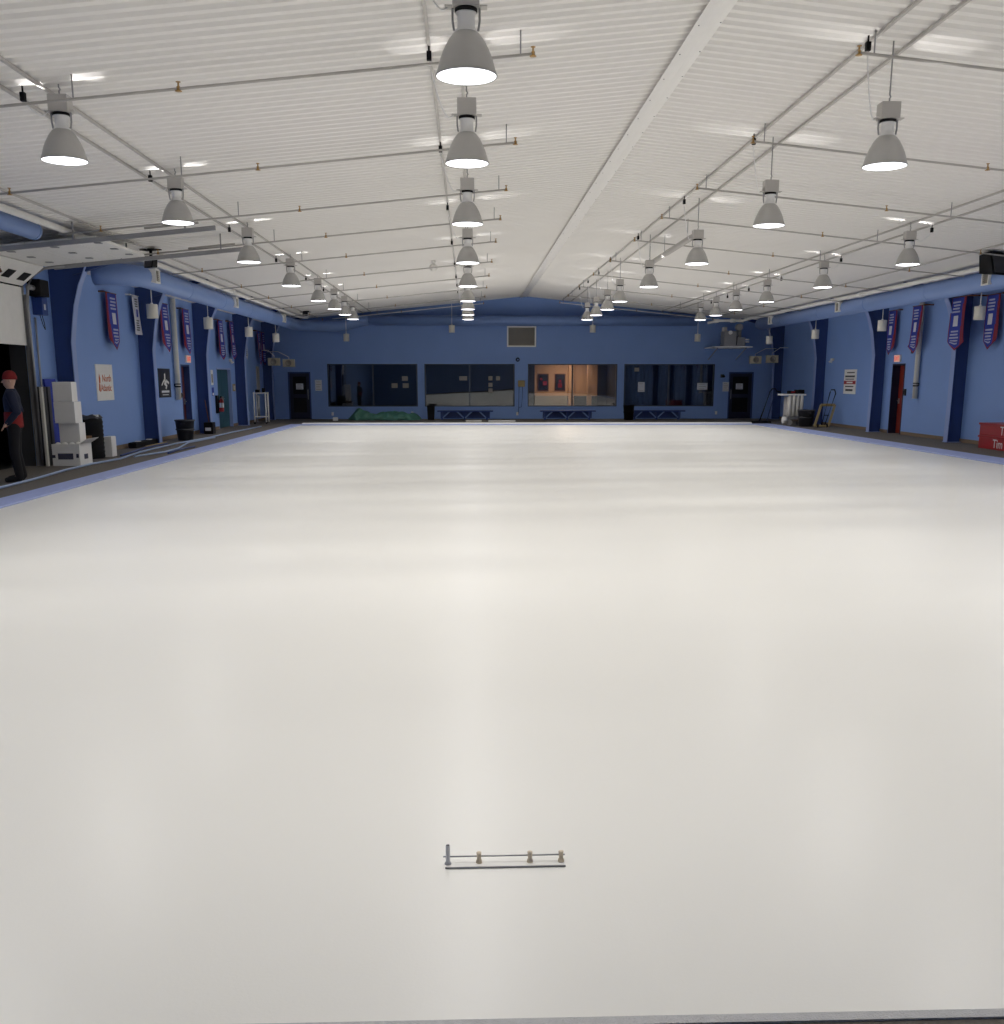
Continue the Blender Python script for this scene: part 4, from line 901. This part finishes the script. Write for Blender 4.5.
# ------------------------------------------------------------------ right walkway equipment
t = thing('ice_machine', 'grey upright ice maintenance machine with black handle on right walkway', 'machine', (12.15, 37.9, 0))
MB().box((-0.26, -0.30, 0.22), (0.36, 0.35, 0.34)).build('deck', 'grey', t, bevel=0.02)
for k in range(4): MB().tube([(-0.20+k*0.15, -0.26, 0.34), (-0.20+k*0.15, -0.26, 1.10)], 0.062, 10).build('upright_tube', 'offwhite', t)
MB().box((-0.26, -0.14, 0.34), (0.34, 0.30, 1.05)).build('tank', 'strut', t, bevel=0.03)
MB().box((-0.50, -0.32, 1.10), (0.38, 0.30, 1.16)).build('top_tray', 'white', t)
MB().box((-0.22, -0.2, 1.161), (0.05, 0.1, 1.27)).box((0.08, -0.25, 1.161), (0.34, 0.2, 1.31)).build('control_block', 'dark', t, bevel=0.02)
MB().box((-0.15, -0.205, 1.20), (0.0, -0.2005, 1.25)).build('red_sticker', 'crate', t)
for sx in (-0.2, 0.32): MB().tube([(sx, -0.34, 0.11), (sx, -0.28, 0.11)], 0.11, 14).build('wheel', 'strut', t)
MB().tube([(-0.45, -0.3, 0.20), (-0.30, -0.3, 0.20)], 0.13, 14).build('drum', 'white', t)
MB().tube([(-0.18, -0.2, 0.0), (-0.18, -0.2, 0.22)], 0.02, 6).tube([(0.3, 0.3, 0.0), (0.3, 0.3, 0.22)], 0.02, 6).build('stand_leg', 'darkgrey', t)
t = thing('ice_scraper', 'black push scraper with curved handle beside the ice machine', 'scraper', (11.35, 39.4, 0))
MB().tube([(0.0, 0, 0.08), (0.12, 0, 0.45), (0.36, 0, 1.22), (0.44, 0, 1.33), (0.56, 0, 1.33), (0.62, 0, 1.24), (0.78, 0, 1.20)], 0.022, 8).build('handle', 'dark', t)
MB().tube([(0.35, 0.2, 0.08), (0.62, 0.2, 1.2)], 0.018, 8).build('handle_stay', 'hosedark', t)
MB().box((-0.25, -0.15, 0.0), (0.42, 0.25, 0.09)).build('blade_housing', 'dark', t, bevel=0.015)
t = thing('hand_dolly', 'tan framed dolly with black handle leaning on the right wall', 'dolly', (12.62, 36.2, 0))
a0, a1, b0, b1 = (-0.18, 0, 0.03), (0.12, 0.30, 0.78), (0.32, 0, 0.03), (0.62, 0.30, 0.78)
fr = MB()
for p, q in ((a0, a1), (b0, b1), (a0, b0), (a1, b1)): fr.tube([p, q], 0.05, 4, smooth=False)
fr.build('frame', 'tan', t)
MB().tube([(0.10, 0.08, 0.08), (0.42, 0.30, 1.24), (0.42, 0.22, 1.32), (0.55, 0.22, 1.32)], 0.020, 6).tube([(0.22, 0.08, 0.08), (0.62, 0.30, 1.18), (0.55, 0.22, 1.32)], 0.020, 6).tube([(0.19, 0.14, 0.42), (0.36, 0.14, 0.42)], 0.016, 6).build('handle', 'dark', t)
for sx in (-0.1, 0.24): MB().tube([(sx, -0.03, 0.06), (sx+0.04, -0.03, 0.06)], 0.06, 12).build('wheel', 'dark', t)

def crate(z, h, label, ty):
    t = thing('red_crate', label, 'crate', (13.14, 23.95, z), 0, 'red crates at the right edge')
    MB().box((-0.28, -1.22, 0), (0.28, 1.22, h-0.04)).build('body', 'crate', t, bevel=0.012)
    MB().box((-0.30, -1.25, h-0.05), (0.30, 1.25, h-0.001)).build('lid', 'crate', t, bevel=0.008)
    text('lettering', 'Tim Hortons', 0.30, 'paper', t, face_frame((-0.283, ty, 0.045), RIGHT_U, RIGHT_N), ex=0.002)
crate(0.0, 0.32, 'lower red crate with white lettering at right edge', 0.52); crate(0.321, 0.31, 'upper red crate with white lettering stacked at right edge', 0.22)

# ------------------------------------------------------------------ ice gauge lying on the ice in front
t = thing('ice_gauge', 'slim rod on a silver post and three tan feet on the ice', 'gauge', (0.12, 3.335, 0))
MB().tube([(-0.222, 0, 0.022), (0.215, 0, 0.024)], 0.0030, 8).build('rod', 'grey', t)
MB().lathe([(0.0, 0.0005), (0.0125, 0.0005), (0.0115, 0.006), (0.0078, 0.008), (0.0078, 0.070), (0.0066, 0.072), (0.0, 0.074)], (-0.205, -0.012, 0), n=16).build('silver_post', 'postgrey', t)
MB().lathe([(0.0, 0.0), (0.0055, 0.0), (0.0055, 0.001), (0, 0.001)], (-0.205, -0.012, 0.0722), n=10).build('post_bore', 'dark', t)
for x, k in ((-0.094, 0), (0.089, 1), (0.201, 2)):
    MB().lathe([(0.0, 0.0005), (0.0115, 0.0005), (0.0105, 0.010), (0.0075, 0.013), (0.0080, 0.030), (0.0090, 0.034), (0.0090, 0.040), (0.0, 0.040)], (x, -0.006, 0), n=14).build('foot', 'stub', t)
o = MB().tube([(-0.214, 0, 0.0036), (-0.1, 0.001, 0.0036), (0.214, 0.003, 0.0036)], 0.0035, 8).build('grey_rod', 'rodgrey', None); o.location = (0.12, 3.285, 0); tag(o, 'dark grey rod lying on ice in front of the gauge', 'rod')

# ------------------------------------------------------------------ person in the garage opening
def skin_obj(name, pts, edges, radii, m, parent, sub=2):
    me = bpy.data.meshes.new(name); me.from_pydata(pts, edges, []); me.update()
    o = bpy.data.objects.new(name, me); C.objects.link(o); o.parent = parent
    me.materials.append(M[m])
    sk = o.modifiers.new('skin', 'SKIN'); sk.use_smooth_shade = True
    me_sk = me.skin_vertices[0].data if me.skin_vertices else None
    if me_sk is None:
        bm = bmesh.new(); bm.from_mesh(me); bm.verts.layers.skin.verify(); bm.to_mesh(me); bm.free(); me_sk = me.skin_vertices[0].data
    for i, r_ in enumerate(radii):
        me_sk[i].radius = r_ if isinstance(r_, tuple) else (r_, r_); me_sk[i].use_root = (i == 0)
    sb = o.modifiers.new('subd', 'SUBSURF'); sb.levels = sub; sb.render_levels = sub
    return o
P = thing('person', 'person in red cap and dark jacket standing in the garage opening', 'person', (-7.62, 17.3, 0), 0.35)
# local frame: x to the figure's front-right in the picture, z up; facing -x
J = {'pelvis': (0,0,0.98), 'waist': (0,0,1.12), 'chest': (0,0,1.34), 'neck': (0.0,0,1.52), 'head0': (-0.01,0,1.60), 'head1': (-0.015,0,1.70), 'head2': (-0.01,0,1.78),
     'shL': (0,-0.19,1.45), 'elL': (0.08,-0.25,1.17), 'wrL': (-0.08,-0.22,0.98), 'shR': (0,0.19,1.45), 'elR': (0.09,0.27,1.18), 'wrR': (-0.05,0.26,0.95),
     'hipL': (0,-0.10,0.93), 'knL': (-0.03,-0.12,0.50), 'anL': (0.02,-0.12,0.09), 'toL': (-0.17,-0.13,0.035), 'hipR': (0,0.10,0.93), 'knR': (-0.01,0.13,0.50), 'anR': (0.05,0.14,0.09), 'toR': (-0.14,0.16,0.035)}
R_ = {'pelvis': (0.15,0.12), 'waist': (0.14,0.11), 'chest': (0.16,0.12), 'neck': 0.062, 'head0': 0.075, 'head1': 0.095, 'head2': 0.075, 'shL': 0.075, 'elL': 0.052, 'wrL': 0.036, 'shR': 0.075, 'elR': 0.052, 'wrR': 0.036,
      'hipL': 0.095, 'knL': 0.065, 'anL': 0.045, 'toL': 0.038, 'hipR': 0.095, 'knR': 0.065, 'anR': 0.045, 'toR': 0.038}
E_ = [('pelvis','waist'),('waist','chest'),('chest','neck'),('neck','head0'),('head0','head1'),('head1','head2'),('chest','shL'),('shL','elL'),('elL','wrL'),('chest','shR'),('shR','elR'),('elR','wrR'),
      ('pelvis','hipL'),('hipL','knL'),('knL','anL'),('anL','toL'),('pelvis','hipR'),('hipR','knR'),('knR','anR'),('anR','toR')]
def part(keys, grow, m, name, over=None, sub=2):
    ks = list(keys); idx = {k: i for i, k in enumerate(ks)}
    ed = [(idx[a], idx[b_]) for a, b_ in E_ if a in idx and b_ in idx]
    rr = [tuple((v+grow) for v in (R_[k] if isinstance(R_[k], tuple) else (R_[k], R_[k]))) for k in ks]
    pts = [tuple((over or {}).get(k, J[k])) for k in ks]
    return skin_obj(name, pts, ed, rr, m, P, sub)
class LB(MB):
    def loft(self, rings, n=24):          # rings of (x, y, z, half depth, half width)
        rs = [[self.bm.verts.new((x+a*math.cos(2*PI*k/n), y+b_*math.sin(2*PI*k/n), z)) for k in range(n)] for x, y, z, a, b_ in rings]
        for p, q in zip(rs, rs[1:]):
            for k in range(n): self.bm.faces.new((p[k], p[(k+1)%n], q[(k+1)%n], q[k]))
        self.bm.faces.new(rs[0][::-1]); self.bm.faces.new(rs[-1]); return self
    def limb(self, keys, radii):
        pts = [Vector(J[k]) if isinstance(k, str) else Vector(k) for k in keys]; P2, R2 = [], []
        for q, (a, b_) in enumerate(zip(pts, pts[1:])):
            for u in (0, .25, .5, .75): P2.append(a.lerp(b_, u)); R2.append(radii[q]*(1-u)+radii[q+1]*u)
        P2.append(pts[-1]); R2.append(radii[-1]); self.tube(P2, R2, 14)
        for p, r_ in zip(pts, radii): self.lathe([(0, -r_), (r_*.5, -r_*.86), (r_*.86, -r_*.5), (r_, 0), (r_*.86, r_*.5), (r_*.5, r_*.86), (0, r_)], p, n=14)
        return self
def fused(lb, name, m, voxel=0.014, it=4):
    o = lb.build(name, m, P); md = o.modifiers.new('fuse', 'REMESH'); md.mode = 'VOXEL'; md.voxel_size = voxel; md.use_smooth_shade = True
    sm_ = o.modifiers.new('soft', 'SMOOTH'); sm_.iterations = it; sm_.factor = 0.5; return o
bd = LB().loft([(0,0,0.86,0.09,0.14), (0,0,0.95,0.105,0.155), (0,0,1.08,0.095,0.135), (0,0,1.25,0.11,0.15), (0,0,1.38,0.115,0.17), (0,0,1.46,0.085,0.15), (0,0,1.52,0.06,0.075), (-0.005,0,1.58,0.055,0.058)])
bd.loft([(-0.02,0,1.555,0.055,0.05), (-0.02,0,1.60,0.085,0.068), (-0.012,0,1.66,0.098,0.076), (-0.008,0,1.72,0.100,0.078), (0,0,1.78,0.080,0.064), (0,0,1.81,0.035,0.03)])
for q in 'LR':
    bd.limb(['sh'+q, 'el'+q, 'wr'+q], [0.062, 0.043, 0.030]); bd.limb(['hip'+q, 'kn'+q, 'an'+q], [0.085, 0.056, 0.040]); bd.limb(['an'+q, 'to'+q], [0.042, 0.030])
fused(bd, 'body', 'skin', 0.010, 3)
jk = LB().loft([(0,0,0.98,0.135,0.175), (0,0,1.10,0.125,0.165), (0,0,1.25,0.135,0.178), (0,0,1.38,0.138,0.195), (0,0,1.46,0.11,0.175), (0,0,1.515,0.082,0.10), (0,0,1.545,0.075,0.082)])
for q in 'LR': jk.limb(['sh'+q, 'el'+q, 'wr'+q], [0.085, 0.064, 0.048])
fused(jk, 'jacket', 'navycloth')
fused(LB().loft([(0,0,0.90,0.142,0.186), (0,0,0.93,0.150,0.192), (0,0,1.05,0.146,0.186), (0,0,1.15,0.143,0.182), (0,0,1.17,0.136,0.176)]), 'red_jacket_hem', 'redcloth')
tr = LB().loft([(0,0,0.84,0.115,0.165), (0,0,0.93,0.125,0.172), (0,0,1.02,0.118,0.160)])
for q in 'LR': tr.limb(['hip'+q, 'kn'+q, 'an'+q], [0.105, 0.080, 0.068])
fused(tr, 'trousers', 'blackcloth')
for s_, nm in ((-1, 'L'), (1, 'R')):
    an, to = J['an'+nm], J['to'+nm]
    skin_obj('shoe', [(an[0]+0.04, an[1], 0.055), (an[0], an[1], 0.065), (to[0], to[1], 0.045), (to[0]-0.05, to[1], 0.04)], [(0,1),(1,2),(2,3)], [0.052, 0.056, 0.048, 0.036], 'blackcloth', P)
cp = LB().loft([(0.0,0,1.692,0.108,0.090), (0.0,0,1.70,0.114,0.095), (0.0,0,1.735,0.114,0.095), (0.0,0,1.76,0.106,0.088), (0.002,0,1.80,0.090,0.075), (0.004,0,1.83,0.055,0.046), (0.004,0,1.84,0.015,0.012)])
for f_ in cp.bm.faces: f_.smooth = True
cp.build('red_cap', 'redcloth', P)
fa = MB()
fa.hexa([(-0.136, -0.013, 1.640), (-0.100, -0.018, 1.634), (-0.100, 0.018, 1.634), (-0.136, 0.013, 1.640), (-0.112, -0.007, 1.684), (-0.098, -0.010, 1.684), (-0.098, 0.010, 1.684), (-0.112, 0.007, 1.684)])
fa.build('nose', 'skin', P, bevel=0.004)
for yy in (-0.032, 0.032): MB().lathe([(0, -0.010), (0.008, -0.006), (0.010, 0), (0.008, 0.006), (0, 0.010)], (-0.099, yy, 1.683), n=10).build('eye', 'dark', P)
MB().box((-0.112, -0.022, 1.606), (-0.094, 0.022, 1.614)).build('mouth', 'maroon', P, bevel=0.003)
for yy in (-0.080, 0.080): MB().lathe([(0, -0.032), (0.012, -0.02), (0.018, 0), (0.014, 0.02), (0, 0.03)], (0.0, yy, 1.665), n=8).build('ear', 'skin', P)
def hand(w, d, side):
    w = Vector(w); d = Vector(d).normalized(); sx = Vector((0, 1, 0)) if abs(d.y) < 0.9 else Vector((1, 0, 0)); sx = (sx - d*sx.dot(d)).normalized(); nn = d.cross(sx)
    pts = [tuple(w), tuple(w+d*0.05), tuple(w+d*0.085)]; ed = [(0,1),(1,2)]; rad = [0.030, (0.038), 0.034]
    for k, L in enumerate((0.068, 0.078, 0.072, 0.055)):
        b0 = w+d*0.085+sx*(k-1.5)*0.019; i = len(pts)
        pts += [tuple(b0), tuple(b0+d*L*0.5+nn*0.006), tuple(b0+d*L+nn*0.024)]; ed += [(2, i), (i, i+1), (i+1, i+2)]; rad += [0.0095, 0.0088, 0.0075]
    i = len(pts); b0 = w+d*0.03-sx*0.034
    pts += [tuple(b0), tuple(b0-sx*0.024+d*0.03), tuple(b0-sx*0.026+d*0.062)]; ed += [(0, i), (i, i+1), (i+1, i+2)]; rad += [0.013, 0.0105, 0.009]
    skin_obj('hand', pts, ed, rad, 'skin', P, 1)
hand(J['wrL'], (-0.5, 0.1, -0.45), -1); hand(J['wrR'], (-0.35, -0.05, -0.8), 1)

# ------------------------------------------------------------------ camera, world, view
w = bpy.data.worlds.new('world'); bpy.context.scene.world = w; w.use_nodes = True
w.node_tree.nodes['Background'].inputs[0].default_value = (0.02, 0.025, 0.04, 1); w.node_tree.nodes['Background'].inputs[1].default_value = 0.3
cam = bpy.data.cameras.new('camera'); co = bpy.data.objects.new('camera', cam); C.objects.link(co)
F, CY, HZ = 1004.0, 589.0, 379.0
pitch_ = math.atan((CY-HZ)/F); yaw = math.atan(33.5*math.cos(pitch_)/F)
co.location = (0, 0, 1.7); co.rotation_euler = (PI/2 - pitch_, 0, -yaw)
cam.sensor_fit = 'VERTICAL'; cam.sensor_height = 24.0; cam.lens = 24.0*F/1024.0
cam.shift_y = (CY-512.0)/1024.0
cam.clip_start = 0.05; cam.clip_end = 200
S = bpy.context.scene; S.camera = co
S.view_settings.view_transform = 'Standard'; S.view_settings.look = 'None'; S.view_settings.gamma = 1.0; S.view_settings.use_curve_mapping = False
S.view_settings.exposure = -1.61
S.cycles.use_denoising = True; S.cycles.use_light_tree = True
S.cycles.max_bounces = 10; S.cycles.diffuse_bounces = 6; S.cycles.glossy_bounces = 4; S.cycles.transparent_max_bounces = 8
S.cycles.sample_clamp_indirect = 6.0
